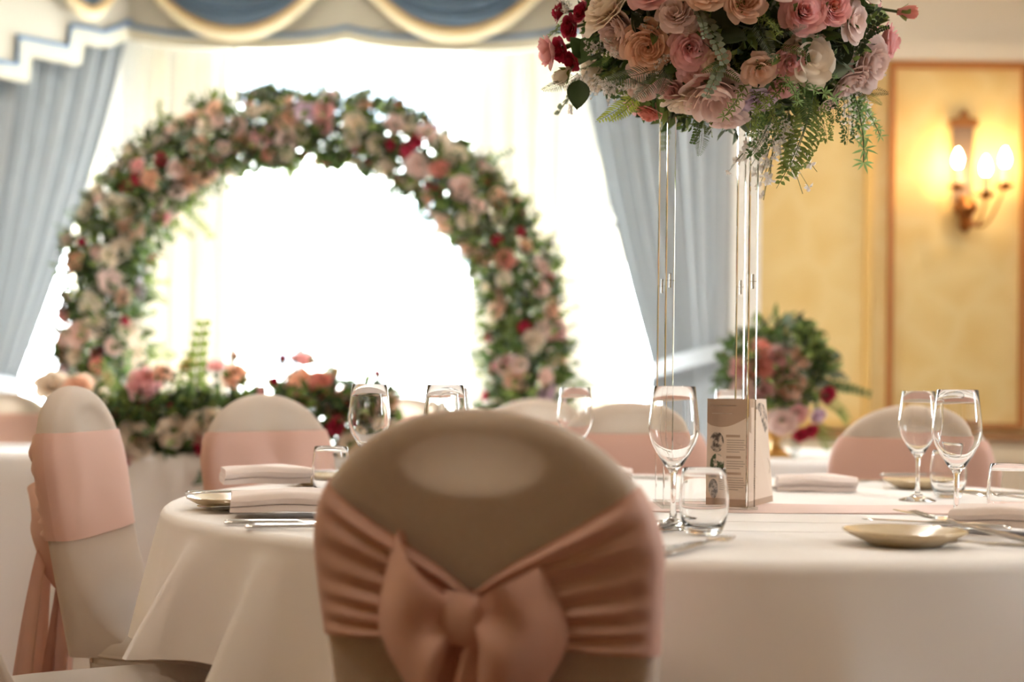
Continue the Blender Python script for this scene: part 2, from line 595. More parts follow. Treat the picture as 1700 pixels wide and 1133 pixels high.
def swag(A, u, nrm, s0, s1, ztop, zbot, extra=0.0):
    W = (s1 - s0) / 2; c = A + u * (s0 + W); D = ztop - zbot; Z = Vector((0, 0, 1))
    a = MB()

    def fn(i, j):
        q = 2 * i - 1
        dip = (1 - abs(q) ** 2.1)
        z = ztop - D * dip * j
        out = 0.03 + 0.05 * math.sin(PI * min(1, j * 0.9)) * dip + 0.016 * math.sin(j * 5 * 2 * PI) * (0.3 + 0.7 * dip)
        return c + u * (W * q) + Z * z + nrm * out
    a.grid(fn, 36, 40)
    part('swag', a, 'swag_blue', pel)
    b = MB()

    def edge(i, j):
        q = 2 * i - 1
        dip = 1 - abs(q) ** 2.1
        z = ztop - (D + 0.062 * j) * dip + 0.0 * j
        x = W * q * (1 + 0.12 * j)
        return c + u * x + Z * z + nrm * (0.062 + 0.03 * math.sin(PI * j) * 1.0)
    b.grid(edge, 36, 6)
    part('fringe', b, 'fringe', pel)
    g = MB().tube([edge(i / 36, 0.12) + nrm * 0.008 for i in range(37)], 0.010, 6)
    part('gold_braid', g, 'fringe_gold', pel)


nC = nrm_of(C1, C2); uC = (C2 - C1).normalized()


def cs(px): return on_line(px, 0, C1, C2)[0]


zb = P(395, 48, 6.75).z
swag(C1, uC, nC, cs(232), cs(552), ZT, zb)
swag(C1, uC, nC, cs(592), cs(918), ZT, zb + 0.005)
nL = nrm_of(C1, LW); uL = (LW - C1).normalized()
s_a = on_line(185, 0, C1, LW)[0]; s_b = on_line(62, 0, C1, LW)[0]
swag(C1, uL, nL, s_a - 0.03, s_b + 0.03, ZT, on_line(122, 12, C1, LW)[1])


def curtain(label, A, Bq, s_out, s_in_top, s_in_tie, ztie, seed, hook):
    """A-B wall line; s_out is the outer (fixed) side, s_in the inner edge that is drawn back"""
    t = thing('tied_curtain', label, 'curtain')
    L = (Bq - A).length; u = (Bq - A) / L; nr = nrm_of(A, Bq); Z = Vector((0, 0, 1))
    ztop = 2.93; rnd = random.Random(seed)
    NP = 10
    ph = [rnd.uniform(-0.3, 0.3) for _ in range(60)]

    def fn(i, j):
        z = ztop * (1 - j) + 0.03 * j
        # how gathered: 0 at the top, 1 at the tie
        if z > ztie:
            g = ((ztop - z) / (ztop - ztie)) ** 1.35
        else:
            g = 1 - 0.35 * sstep(0, 0.9, (ztie - z) / ztie)
        si = lerp(s_in_top, s_in_tie, g)
        so = lerp(s_out, lerp(s_out, s_in_tie, 0.12), g)
        q = i + 0.012 * math.sin(i * 17 + seed)
        amp = lerp(0.064, 0.036, g)
        w = math.sin(2 * PI * NP * q + 0.7 * math.sin(3 * i + seed)) + 0.25 * math.sin(2 * PI * NP * 2 * q + 1.1)
        return A + u * lerp(so, si, i) + Z * z - nr * 0.112 + nr * (amp * w + 0.02 * g)
    part('drape', MB().grid(fn, NP * 16, 44), 'curtain', t)
    # tie-back band
    sm = lerp(s_out, s_in_tie, 0.5)
    hw = abs(s_in_tie - s_out) * 0.56
    bb = MB()

    def band(i, j):
        an = 2 * PI * i
        c = A + u * sm - nr * 0.10
        return c + u * (hw * math.cos(an)) + nr * (0.085 * math.sin(an)) + Z * (ztie - 0.035 + 0.07 * j + hook * math.cos(an))
    bb.grid(band, 32, 3, cu=True)
    part('tieback', bb, 'blue_piping' if False else 'curtain', t)
    return t


sLi = 0.0
curtain('blue-grey pleated curtain tied back under the stepped end of the pelmet', C1, LW, Lw + 0.02, -0.10,
        on_line(48, 630, C1, LW)[0], P(30, 632, 6.1).z, 3, 0.03)
curtain('blue-grey pleated curtain tied back next to the yellow papered wall', C2, RW, Lr + 0.0, 0.02,
        on_line(1062, 640, C2, RW)[0], P(1110, 600, 6.1).z, 5, 0.05)

# ================================================================== SCONCE
sc_p = P(1596, 280, 6.0)
sx, sz = sc_p.x, sc_p.z
sconce = thing('wall_sconce', 'brass wall sconce with three lit candle bulbs on the yellow panel', 'wall light', (sx, 5.998, sz))


def zz(py): return (280 - py) / F * 5.95


def xx(px): return (px - 1596) / F * 5.95


m = MB()
m.prism([(-0.036, zz(335)), (0.036, zz(335)), (0.044, zz(212)), (-0.044, zz(212))], (0, 0, 0), (1, 0, 0), (0, 0, 1), (0, -0.02, 0))
part('backplate', m, 'antique_plate', sconce, False)
m = MB()
m.prism([(-0.055, zz(212)), (0.055, zz(212)), (0.058, zz(200)), (0.02, zz(197)), (0.012, zz(190)), (0, zz(182)), (-0.012, zz(190)), (-0.02, zz(197)),
         (-0.058, zz(200))], (0, 0, 0), (1, 0, 0), (0, 0, 1), (0, -0.035, 0))
part('cresting', m, 'brass', sconce, False)
m = MB().lathe([(0, 0.06), (0.025, 0.055), (0.05, 0.02), (0.052, 0.0), (0.035, -0.02), (0.02, -0.045), (0.028, -0.06), (0.02, -0.085), (0, -0.10)], 20,
               (0, -0.055, zz(352)))
part('boss', m, 'brass', sconce)
for (dx, py, fwd, sc) in ((xx(1574), 320, 0.13, 1.0), (xx(1651), 318, 0.13, 1.0), (xx(1608), 338, 0.22, 0.82)):
    zc = zz(py)
    m = MB()
    pts = []
    for i in range(13):
        t_ = i / 12
        pts.append((dx * t_, -0.05 - (fwd - 0.05) * math.sin(t_ * PI / 2), zz(355) - 0.10 * math.sin(PI * t_) * (1 - 0.4 * t_) + (zc - zz(355)) * t_ ** 2))
    m.tube(pts, 0.006, 8)
    part('arm', m, 'brass', sconce)
    m = MB().lathe([(0, -0.015), (0.012, -0.012), (0.035, 0.0), (0.04, 0.008), (0.03, 0.008), (0.013, 0.003), (0.013, 0.02), (0, 0.02)], 20, (dx, -fwd, zc))
    part('drip_pan', m, 'brass', sconce)
    m = MB().lathe([(0.011, 0.02), (0.011, 0.085), (0, 0.085)], 16, (dx, -fwd, zc))
    cd = part('candle_tube', m, 'candle', sconce)
    m = MB().lathe([(0, 0.086), (0.010, 0.086), (0.017, 0.102), (0.019, 0.116), (0.013, 0.138), (0.004, 0.158), (0, 0.162)], 20, (dx, -fwd, zc))
    part('bulb', m, 'bulb', cd)

# ================================================================== CHAIRS
ZW, ZTOP, AW = 0.762, 0.938, 0.217


def ch_w(z):
    if z >= ZW:
        s = min(1, (z - ZW) / (ZTOP - ZW)); return AW * math.sqrt(max(0, 1 - s ** 2.1))
    return lerp(0.172, AW, sstep(0.30, ZW + 0.04, z) ** 0.8) if z < ZW else AW


def ch_t(z):
    s = max(0, (z - ZW) / (ZTOP - ZW))
    return 0.030 * math.sqrt(max(0, 1 - min(1, s) ** 7))


def ch_y(z): return -0.205 - (z - 0.46) * 0.16


def superel(c, p): return math.copysign(abs(c) ** p, c)


def back_pt(x, z, side, extra=0.0):
    """surface of the back: side -1 = rear face, +1 = front face"""
    w = ch_w(z) + extra; t = ch_t(z) + extra
    q = min(1, abs(x) / w) if w > 1e-5 else 1
    y = t * (1 - q ** 4) ** 0.25
    return Vector((x, ch_y(z) + side * y, z))


def make_chair():
    root = thing('banquet_chair', 'chair', 'chair')
    m = MB()
    zs = [0.44 + (ZW - 0.44) * i / 12 for i in range(12)]
    zs += [ZW + (ZTOP - ZW) * math.sin(PI / 2 * i / 24) for i in range(25)]
    N = 72

    def ring(i, j):
        z = zs[min(len(zs) - 1, round(j * (len(zs) - 1)))]
        an = 2 * PI * i
        w, t = ch_w(z), ch_t(z)
        x = w * math.cos(an); y = t * (1 - min(1, abs(math.cos(an))) ** 5) ** 0.3 * (1 if math.sin(an) >= 0 else -1)
        dent = math.exp(-((x / 0.074) ** 2 + ((z - 0.872) / 0.027) ** 2) ** 2)
        y *= 1 - 0.2 * dent
        if y > 0: y += 0.13 * math.exp(-(z - 0.44) / 0.055)
        return Vector((x, ch_y(z) + y, z))
    m.grid(ring, N, len(zs) - 1, cu=True)
    part('backrest', m, 'spandex', root)
    # upholstered board inside the stretch cover, with its hand-hold
    m = MB(); hz, ha, hb = 0.872, 0.088, 0.034
    def pad(i, j):
        an = 2 * PI * i
        c, s = math.cos(an), math.sin(an)
        # outer point: march along the ray
        r0 = 1 / math.sqrt((c / ha) ** 2 + (s / hb) ** 2)
        lo, hi = 0.0, 0.6
        for _ in range(24):
            md = (lo + hi) / 2
            z = hz + md * s
            if 0.47 < z < ZTOP - 0.008 and abs(md * c) < ch_w(z) - 0.008: lo = md
            else: hi = md
        r1 = max(lo, r0 + 0.001)
        ring_ = [(r0, -0.80), (lerp(r0, r1, .12), -0.90), (lerp(r0, r1, .8), -0.74), (r1, -0.35), (r1, 0.35), (lerp(r0, r1, .8), 0.74), (lerp(r0, r1, .12), 0.90), (r0, 0.80)]
        rr, sd = ring_[round(j * 8) % 8]
        z = hz + rr * s; x = rr * c
        return Vector((x, ch_y(z) + sd * ch_t(z), z))
    m.grid(pad, 64, 8, cu=True, cv=True)
    part('back_pad', m, 'pad', root)
    # seat
    m = MB()
    SX, SY0, SY1 = 0.212, -0.20, 0.225
    levels = [(0.0, 0.487), (0.35, 0.486), (0.7, 0.482), (0.88, 0.475), (0.96, 0.465), (1.0, 0.448), (1.0, 0.425), (0.97, 0.415), (0.0, 0.413)]

    def seat(i, j):
        k, z = levels[min(8, round(j * 8))]
        an = 2 * PI * i
        return Vector((SX * k * superel(math.cos(an), 0.5), (SY0 + SY1) / 2 + (SY1 - SY0) / 2 * k * superel(math.sin(an), 0.5), z))
    m.grid(seat, 48, 8, cu=True)
    st = part('seat', m, 'spandex', root)
    m = MB().tube([(seat(i / 48, 5 / 8) + Vector((0, 0, -0.004))) * 1.0 for i in range(48)], 0.0035, 6, closed=True)
    part('piping', m, 'spandex', st)
    # stretch skirt, arched between the legs
    m = MB()

    def skirt(i, j):
        an = 2 * PI * i
        c = abs(math.cos(2 * an))
        zb = 0.025 + 0.36 * c ** 0.55
        k = 1.0 + 0.03 * j * (1 - c) - 0.05 * math.sin(PI * j) * c
        z = lerp(0.43, zb, j)
        return Vector((SX * k * superel(math.cos(an), 0.42), (SY0 + SY1) / 2 + (SY1 - SY0) / 2 * k * superel(math.sin(an), 0.42), z))
    m.grid(skirt, 96, 8, cu=True)
    part('skirt', m, 'spandex', root)
    for (a, b) in ((-1, -1), (1, -1), (-1, 1), (1, 1)):
        yb = SY0 + 0.045 if b < 0 else SY1 - 0.035
        part('leg', MB().tube([(a * 0.165, yb, 0.412), (a * 0.185, yb, 0.0)], 0.011, 10), 'legmetal', root)
    # sash: smooth band in front, pleated fan behind
    zt0, zt1 = 0.655, 0.850
    xs = [math.sin((i / 22 - 0.5) * PI) for i in range(23)]
    m = MB()
    NVb = 40

    def sash_b(i, j):
        f = xs[round(i * 22)]
        fa = abs(f) ** 0.85
        z0 = lerp(0.670, zt0 + 0.0, fa); z1 = lerp(0.722, zt1, fa)
        z = lerp(z0, z1, j)
        x = f * (ch_w(z) + 0.003)
        n = 0.004 + 0.006 * (1 - fa) + (0.0125 + 0.004 * math.sin(7 * j + 1)) * (0.5 + 0.5 * math.sin(2 * PI * (6.2 * j + 0.35 * math.sin(5 * j)))) * (1 - abs(f) ** 6)
        p = back_pt(x, z, -1, 0.003)
        return p + Vector((0, -n * (1 - abs(f) ** 10), 0))
    m.grid(sash_b, 22, NVb)

    def sash_f(i, j):
        f = xs[round(i * 22)]
        z = lerp(zt0, zt1, j)
        x = f * (ch_w(z) + 0.003)
        return back_pt(x, z, 1, 0.003) + Vector((0, 0.0015 * (1 - abs(f) ** 10) + (0.13 * math.exp(-(z - 0.44) / 0.055)) * (1 - f * f), 0))
    m.grid(sash_f, 22, NVb)
    part('sash', m, 'sash', root)
    # bow
    zk = 0.695; yk = ch_y(zk) - 0.036
    m = MB()

    def knot(i, j):
        an = 2 * PI * i; v = 2 * j - 1
        r = 0.030 * (1 - 0.30 * v * v) + 0.002 * math.sin(an * 5)
        return Vector((-0.004 + 1.12 * r * math.cos(an), yk - 0.022 + r * 0.95 * math.sin(an), zk + v * 0.030 - 0.004 * math.cos(an)))
    m.grid(knot, 24, 8, cu=True)
    part('bow_knot', m, 'sash', root)
    folds = [[(-0.022, 0.022), (-0.092, 0.098), (-0.112, -0.012), (-0.078, -0.085), (-0.046, -0.150)],
             [(0.018, 0.02), (0.088, 0.064), (0.118, -0.012), (0.090, -0.075), (0.040, -0.150)]]
    for (kn, a, b, c, d), B_ in ((folds[0], 0.046), (folds[1], 0.050)):
        sg = -1 if kn[0] < 0 else 1

        def fpt(v):              # fold line, v 0..1 from the top down
            q = [a, b, c, d]
            x = v * 3; i = min(2, int(x)); t = x - i
            p0 = q[max(0, i - 1)]; p1 = q[i]; p2 = q[i + 1]; p3 = q[min(3, i + 2)]
            return [0.5 * (2 * p1[k] + (p2[k] - p0[k]) * t + (2 * p0[k] - 5 * p1[k] + 4 * p2[k] - p3[k]) * t * t + (3 * p1[k] - p0[k] - 3 * p2[k] + p3[k]) * t ** 3) for k in (0, 1)]
        m = MB()

        def loop(i, j):
            ps = PI * i; v = j
            fx, fz = fpt(v)
            kx, kz = sg * 0.018, lerp(0.024, -0.028, v)
            uu = math.sin(ps) ** 0.8
            rip = 0.008 * math.sin(9 * v + (2 if sg > 0 else 0.5)) * (1 - 0.75 * uu) + 0.010 * math.sin(4.2 * v + 1 + sg) * uu
            n = B_ * math.cos(ps) * (0.35 + 0.65 * math.sin(PI * min(1, uu * 0.9 + 0.05))) + rip + 0.028
            return Vector((lerp(kx, fx, uu), yk + 0.022 - n - 0.012, zk + lerp(kz, fz, uu)))
        m.grid(loop, 24, 18)
        part('bow_loop', m, 'sash', root)
    for sg, xo in ((-1, -0.016), (1, 0.026)):
        m = MB()

        def tail(i, j):
            v = 2 * i - 1
            hw = lerp(0.018, 0.095, min(1, j * 1.5) ** 0.75)
            z = zk - 0.015 - j * 0.60 - 0.02 * v * sg * j
            x = xo + sg * 0.035 * j + hw * v
            y = yk - 0.014 - 0.055 * j ** 0.6 - 0.014 * math.sin(v * 6.5 + sg + 2 * j) * (0.45 + j) - 0.012 * sg
            return Vector((x, y, z))
        m.grid(tail, 18, 26)
        part('bow_tail', m, 'sash', root)
    return root


TC = Vector((0.315, 2.73, 0)); TR = 0.95


def put_chair(o, x, y, face, label, sc=(1, 1, 1), group=None):
    """face = direction (degrees from +x) the chair looks; x,y = plan point under the middle of the back"""
    rz = math.radians(face - 90)
    f = Vector((math.cos(math.radians(face)), math.sin(math.radians(face)), 0))
    o.location = Vector((x, y, 0)) + f * 0.25
    o.rotation_euler = (0, 0, rz); o.scale = sc
    o['label'] = label
    if group: o['group'] = group
    return o


proto = make_chair()
GRP = 'covered banquet chairs'
put_chair(proto, P(806, 800, 1.70).x, 1.70, 71, 'white covered chair seen from behind with a large peach sash bow', group=GRP)
CHAIRS = [
    (-0.850, 2.85, -2, 'white covered chair side-on to the table, pink sash tail hanging behind it', (1, 1, 1.025)),
    (P(453, 800, 3.44).x, 3.44, -34, 'white covered chair with pink band between the flower garland and the stemless water glass', (1, 1, 1.01)),
    (P(1046, 800, 3.86).x, 3.86, -91, 'white covered chair with pink band directly across the table, behind the acrylic rods', (1, 1, 1)),
    (P(1508, 800, 3.70).x, 3.70, -125, 'white covered chair with pink band behind the pair of wine glasses, before the yellow wall', (1, 1, 1)),
    (-0.865, 2.145, 30, 'white covered chair pushed out from the table, only its pale seat and lower back showing', (1, 1, 1)),
    (P(5, 700, 5.80).x, 5.80, -88, 'white covered chair behind the garlanded table beside the blue-grey curtain', (1, 1, 1)),
    (P(672, 700, 5.80).x, 5.80, -94, 'white covered chair behind the garlanded table, in the opening of the flower arch', (1, 1, 1)),
    (P(893, 700, 5.0).x, 5.0, -78, 'white covered chair with sash at the table that carries the gold urn', (1, 1, 1)),
]
for (x, y, fc, lb, s_) in CHAIRS:
    put_chair(copy_tree(proto), x, y, fc, lb, s_, GRP)

# ================================================================== MAIN TABLE
tb = thing('round_table', 'round wooden banquet table hidden beneath the white cloth with glasses', 'table', TC)
part('tabletop', MB().lathe([(0, 0.722), (TR - 0.01, 0.722), (TR, 0.728), (TR, 0.738), (TR - 0.006, 0.744), (0, 0.744)], 72), 'wood', tb)
for k in range(4):
    a = PI / 4 + k * PI / 2
    part('leg', MB().tube([(0.5 * math.cos(a), 0.5 * math.sin(a), 0.721), (0.56 * math.cos(a), 0.56 * math.sin(a), 0)], 0.02, 10), 'legmetal', tb)

FOLDS = [(193, 4, .030), (204, 2.0, .015), (213.5, 1.9, .115), (226.5, 1.7, .10), (237, 2.0, .04), (263, 6, .016), (276, 5, .022), (296, 6, .03), (318, 5, .05), (340, 5, .05), (2, 6, .05),
         (25, 5, .05), (48, 6, .045), (72, 5, .04), (95, 5, .05), (118, 6, .05), (140, 5, .05), (160, 5, .05), (176, 4, .05)]


def cloth_fold(th):
    dg = math.degrees(th) % 360
    s = 0
    for c, w, a in FOLDS:
        d = (dg - c + 180) % 360 - 180
        s += a * math.exp(-(abs(d) / w) ** (1.05 if 200 < c < 240 else 1.5))
    return s


def round_cloth(R, zt, hem, folds, n=360):
    m = MB()
    prof = [(0.0, 0), (R * 0.3, 0), (R * 0.6, 0), (R * 0.85, 0), (R - 0.012, 0)]
    ed = 0.020
    for i in range(1, 7):
        a = PI / 2 * i / 6
        prof.append((R - 0.012 + ed * math.sin(a), -ed * (1 - math.cos(a))))
    nd = 14
    rows = [(r, z, 0) for r, z in prof] + [(R + ed - 0.012, -ed, k / nd) for k in range(1, nd + 1)]

    def fn(i, j):
        th = 2 * PI * i
        r, z, dr = rows[round(j * (len(rows) - 1))]
        if dr:
            z = -ed - dr * (zt - hem(th) - ed)
            r = r + folds(th) * dr ** 0.9 + 0.022 * dr
        zz_ = zt + z
        if dr == 0 and r < R - 0.05:
            zz_ += 0.0
        return Vector((r * math.cos(th), r * math.sin(th), zz_))
    m.grid(fn, n, len(rows) - 1, cu=True)
    return m


clo = part('tablecloth', round_cloth(TR + 0.002, 0.750, lambda th: 0.525 + 0.025 * math.exp(-((math.degrees(th) % 360 - 218) / 16) ** 4) + 0.004 * math.sin(5 * th), cloth_fold), 'linen', None, 60, loc=TC)
tag(clo, 'white linen cloth with folds over the round table set with glasses', 'tablecloth')
# thin hem line and pressed creases are the cloth's own detail
cr = MB()
for (y, a, b) in ((2.32 - TC.y, 0.06, 0.80), (2.16 - TC.y, 0.08, 0.40)):
    cr.tube([(lerp(a, b, i / 10) - 0.1, y + 0.004 * math.sin(i), 0.7500) for i in range(11)], 0.0009, 6)
part('crease', cr, 'linen', clo)

# runner
rn = MB()
RX0, RX1 = -0.30, 1.02
y0r = P(1180, 851, 2.5).y
YA, YB = 2.495, 2.70


def run(i, j):
    x = lerp(RX0, RX1, i)
    return Vector((x, lerp(YA, YB, j) + 0.004 * math.sin(7 * x + 3), 0.7525 + 0.0015 * math.sin(11 * x + 4 * j)))


rn.grid(run, 40, 6)


def runb(i, j):
    p = run(i, j); p.z = 0.7506; return p


rn.grid(runb, 40, 6)
for jj in (0.0, 1.0):
    rn.grid(lambda i, j, jj=jj: run(i, jj) if j < .5 else runb(i, jj), 40, 1)
tag(part('table_runner', rn, 'runner'), 'blush fabric runner laid across the white cloth under the acrylic stand', 'table runner')


def TZ(px, py):
    """point on the table top at a pixel"""
    v = CAMR @ Vector(((px - 850) / F, -(py - CY) / F, -1.0))
    t = (0.7505 - CAMZ) / v.z
    return Vector((v.x * t, v.y * t, 0.7505))


# ------------------------------------------------------------------ glasses
def wine_mesh():
    H = 0.219
    out = [(0.0, 0.0), (0.036, 0.0), (0.0365, 0.0015), (0.030, 0.004), (0.015, 0.009), (0.0065, 0.016), (0.0042, 0.030), (0.0040, 0.060), (0.0046, 0.082), (0.0080, 0.090),
           (0.0140, 0.0965), (0.0250, 0.114), (0.0345, 0.132), (0.0385, 0.146), (0.0392, 0.154), (0.0380, 0.168), (0.0350, 0.195), (0.0322, H - 0.001)]
    inn = [(0.0316, H), (0.0310, H - 0.001), (0.0339, 0.195), (0.0369, 0.168), (0.0380, 0.154), (0.0373, 0.146), (0.0333, 0.1325), (0.0238, 0.1155), (0.0125, 0.0995), (0.005, 0.0955), (0, 0.095)]
    return MB().lathe(out + inn, 48).mesh('wine_glass', 'glass', 60)


def tumbler_mesh():
    H = 0.098
    out = [(0, 0), (0.0225, 0), (0.026, 0.003), (0.032, 0.018), (0.0358, 0.034), (0.0368, 0.048), (0.0358, 0.066), (0.0335, 0.086), (0.0318, H - 0.001)]
    inn = [(0.0310, H), (0.0304, H - 0.001), (0.0322, 0.086), (0.0345, 0.066), (0.0354, 0.048), (0.0344, 0.034), (0.0305, 0.020), (0.024, 0.012), (0.012, 0.0095), (0, 0.009)]
    return MB().lathe(out + inn, 48).mesh('water_glass', 'glass', 60)


WM = wine_mesh(); TM = tumbler_mesh()
WINES = [
    (TZ(1117, 878), 'clear wine glass by the acrylic rods, touching the tumbler'),
    (TZ(1587, 876), 'clear wine glass next to the gold side plate, overlapping another wine glass'),
    (TZ(1523, 832), 'clear wine glass standing just behind another, by the blush runner'),
    (P(955, 700, 3.08), 'small-looking clear wine glass before the chair across the table'),
    (P(613, 700, 2.62), 'clear wine glass in front of the garland, behind the bow chair'),
    (P(739, 700, 2.52), 'clear wine glass rising behind the top of the bow chair'),
    (P(752, 700, 3.30), 'clear wine glass on the far side, behind the one over the bow chair'),
    (P(1212, 700, 3.18), 'clear wine glass mostly hidden behind the printed menu card'),
]
for p, lb in WINES:
    o = obj('wine_glass', WM, None, (p.x, p.y, 0.7507)); tag(o, lb, 'glass', 'wine glasses on the round table')
TUMBLERS = [
    (TZ(1168, 888), 'stemless water tumbler in front of the menu card'),
    (P(1677, 800, 2.34), 'stemless water tumbler beside the folded napkin and spoon'),
    (TZ(1574, 827), 'stemless water tumbler behind the two wine glasses'),
    (P(549, 800, 2.76), 'stemless water tumbler behind the folded napkins, before the pink banded chair'),
]
for p, lb in TUMBLERS:
    o = obj('water_glass', TM, None, (p.x, p.y, 0.7507)); tag(o, lb, 'glass', 'water tumblers on the round table')

# ------------------------------------------------------------------ plates
PM = MB().lathe([(0, 0), (0.048, 0), (0.052, 0.001), (0.056, 0.004), (0.075, 0.013), (0.0845, 0.0185), (0.0855, 0.0205), (0.084, 0.0215), (0.073, 0.0165), (0.056, 0.0085), (0.050, 0.0065), (0, 0.006)], 56).mesh('side_plate', 'stoneware', 50)
PLATES = [(TZ(1502, 905), 'beige stoneware side plate with knife across it, near the table edge'),
          (TZ(392, 845), 'beige stoneware side plate with knife beside the stacked napkins'),
          (TZ(540, 806), 'beige stoneware side plate behind the water tumbler and napkins'),
          (TZ(1528, 812), 'beige stoneware side plate behind the wine glasses, across the table')]
for p, lb in PLATES:
    o = obj('side_plate', PM, None, (p.x, p.y, 0.7507)); tag(o, lb, 'plate', 'side plates')


# ------------------------------------------------------------------ napkins
def napkin_mesh(L, W, layers=3, th=0.0055):
    """cloth folded back on itself: ribbon cross-section extruded along x"""
    cl = []
    gap = th * 1.04
    for k in range(layers):
        z = th * 0.6 + k * gap
        y0_, y1_ = -W / 2 + 0.003 * k, W / 2 - 0.002 * k
        seg = [lerp(y0_, y1_, i / 8) for i in range(9)]
        if k % 2: seg = seg[::-1]
        cl += [(y, z) for y in seg]
        if k < layers - 1:
            s = 1 if k % 2 == 0 else -1
            ye = y1_ if s > 0 else y0_
            for a in (0.25, 0.5, 0.75):
                cl.append((ye + s * gap * 0.9 * math.sin(PI * a), z + gap * a))
    n = len(cl)

    def offs(i):
        a = cl[max(0, i - 1)]; b = cl[min(n - 1, i + 1)]
        dx, dz = b[0] - a[0], b[1] - a[1]; l = math.hypot(dx, dz) or 1
        return (-dz / l * th / 2, dx / l * th / 2)
    loop = [(cl[i][0] + offs(i)[0], cl[i][1] + offs(i)[1]) for i in range(n)] + [(cl[i][0] - offs(i)[0], cl[i][1] - offs(i)[1]) for i in range(n - 1, -1, -1)]
    m = MB()
    K = len(loop); NX = 14

    def fn(i, j):
        y, z = loop[round(j * K) % K]
        x = (i - 0.5) * L
        z2 = z + 0.004 * math.sin(PI * i) * (z / 0.02) + 0.0012 * math.sin(9 * i + 40 * y)
        return Vector((x + 0.004 * math.sin(30 * z + 20 * y), y, max(0.0004, z2)))
    m.grid(fn, NX, K, cv=True)
    m.add([fn(0, j / K) for j in range(K)], [tuple(range(K))])
    m.add([fn(1, j / K) for j in range(K)], [tuple(range(K))])
    return m.mesh('napkin', 'napkin', 50)


NM = napkin_mesh(0.20, 0.11, 3, 0.0085); NM2 = napkin_mesh(0.17, 0.075, 3, 0.0095)
NAPS = [(NM, P(485, 850, 2.33), 14, 'cream folded napkin lying on the cutlery at the bow chair'),
        (NM2, P(440, 800, 2.80), 22, 'cream folded napkin on the side plate further round the table', ),
        (NM2, P(1353, 800, 3.10), -3, 'cream rolled-looking napkin lying beside the menu card across the table'),
        (NM, P(1698, 880, 2.17), -24, 'blush folded napkin with cutlery beside the water tumbler'),
        (NM2, P(985, 790, 3.35), 8, 'cream folded napkin before the chair across, left of the acrylic rods')]
for me_, p, a, lb in NAPS:
    zoff = 0.7507 + (0.0225 if 'side plate' in lb else 0.0105 if 'cutlery' in lb else 0.0)
    o = obj('folded_napkin', me_, None, (p.x, p.y, zoff), (0, 0, math.radians(a))); tag(o, lb, 'napkin', 'folded napkins')


# ------------------------------------------------------------------ cutlery
def loft(prof, n=10):
    """prof: (x, half width, half thick, z) sections along x"""
    m = MB()

    def fn(i, j):
        x, w, t, z = prof[round(i * (len(prof) - 1))]
        a = 2 * PI * j
        return Vector((x, w * math.cos(a), z + t * math.sin(a)))
    m.grid(fn, len(prof) - 1, n, cv=True)
    for e_ in (0, 1):
        m.add([fn(e_, j / n) for j in range(n)], [tuple(range(n))])
    return m


HANDLE = [(-0.100, 0.003, 0.002, 0.004), (-0.098, 0.0085, 0.0036, 0.0045), (-0.085, 0.0098, 0.0038, 0.005), (-0.04, 0.0070, 0.0034, 0.0055), (0.0, 0.0046, 0.003, 0.006), (0.012, 0.0052, 0.003, 0.006)]
BLADE = loft([(0.012, 0.005, 0.0022, 0.006), (0.02, 0.0095, 0.0013, 0.006), (0.07, 0.0105, 0.001, 0.006), (0.095, 0.009, 0.0009, 0.006), (0.11, 0.0035, 0.0007, 0.006), (0.112, 0.0006, 0.0005, 0.006)])
HM = loft(HANDLE, 12).mesh('handle', 'steel', 60)
BM_ = BLADE.mesh('blade', 'steel', 60)
fk = loft([(0.012, 0.005, 0.0022, 0.006), (0.03, 0.006, 0.0014, 0.008), (0.045, 0.011, 0.001, 0.0095), (0.055, 0.012, 0.001, 0.009)])
for q in (-0.0096, -0.0032, 0.0032, 0.0096):
    fk.tube([(0.054, q, 0.009), (0.075, q, 0.007), (0.098, q * 0.95, 0.0085), (0.105, q * 0.93, 0.010)], [0.0019, 0.0017, 0.0014, 0.0007], 6)
FM = fk.mesh('tines', 'steel', 60)
sp = MB()


def spoon(i, j):
    a = 2 * PI * i; r = j
    x = 0.058 + 0.034 * r * math.cos(a) * (1.0 + 0.0 * r); y = 0.0205 * r * math.sin(a) * (1 + 0.12 * math.cos(a))
    return Vector((x, y, 0.004 + 0.0075 * r * r))


def spoon2(i, j):
    p = spoon(i, j); p.z += 0.0014; return p


sp.grid(spoon, 28, 6, cu=True); sp.grid(spoon2, 28, 6, cu=True)
sp.grid(lambda i, j: spoon(i, 1) if j < .5 else spoon2(i, 1), 28, 1, cu=True)
sp.tube([(0.010, 0, 0.006), (0.018, 0, 0.008), (0.026, 0, 0.0112)], [0.0042, 0.0042, 0.0036], 8)
SM = sp.mesh('bowl', 'steel', 60)


def cutlery(kind, px, py, ang, label, z=0.7507, tilt=0.0, d=None, roll=0.0):
    p = TZ(px, py) if d is None else P(px, py, d)
    o = thing({'knife': 'table_knife', 'fork': 'dinner_fork', 'spoon': 'dessert_spoon'}[kind], label, kind, (p.x, p.y, z), 0, 'table cutlery')
    o.rotation_euler = Euler_(ang, tilt, roll)
    obj('handle', HM, o)
    obj({'knife': 'blade', 'fork': 'tines', 'spoon': 'bowl'}[kind], {'knife': BM_, 'fork': FM, 'spoon': SM}[kind], o)
    return o


def Euler_(ang, tilt, roll=0.0):
    M = Matrix.Rotation(math.radians(ang), 3, 'Z') @ Matrix.Rotation(math.radians(-tilt), 3, 'Y') @ Matrix.Rotation(math.radians(roll), 3, 'X')
    return M.to_euler()


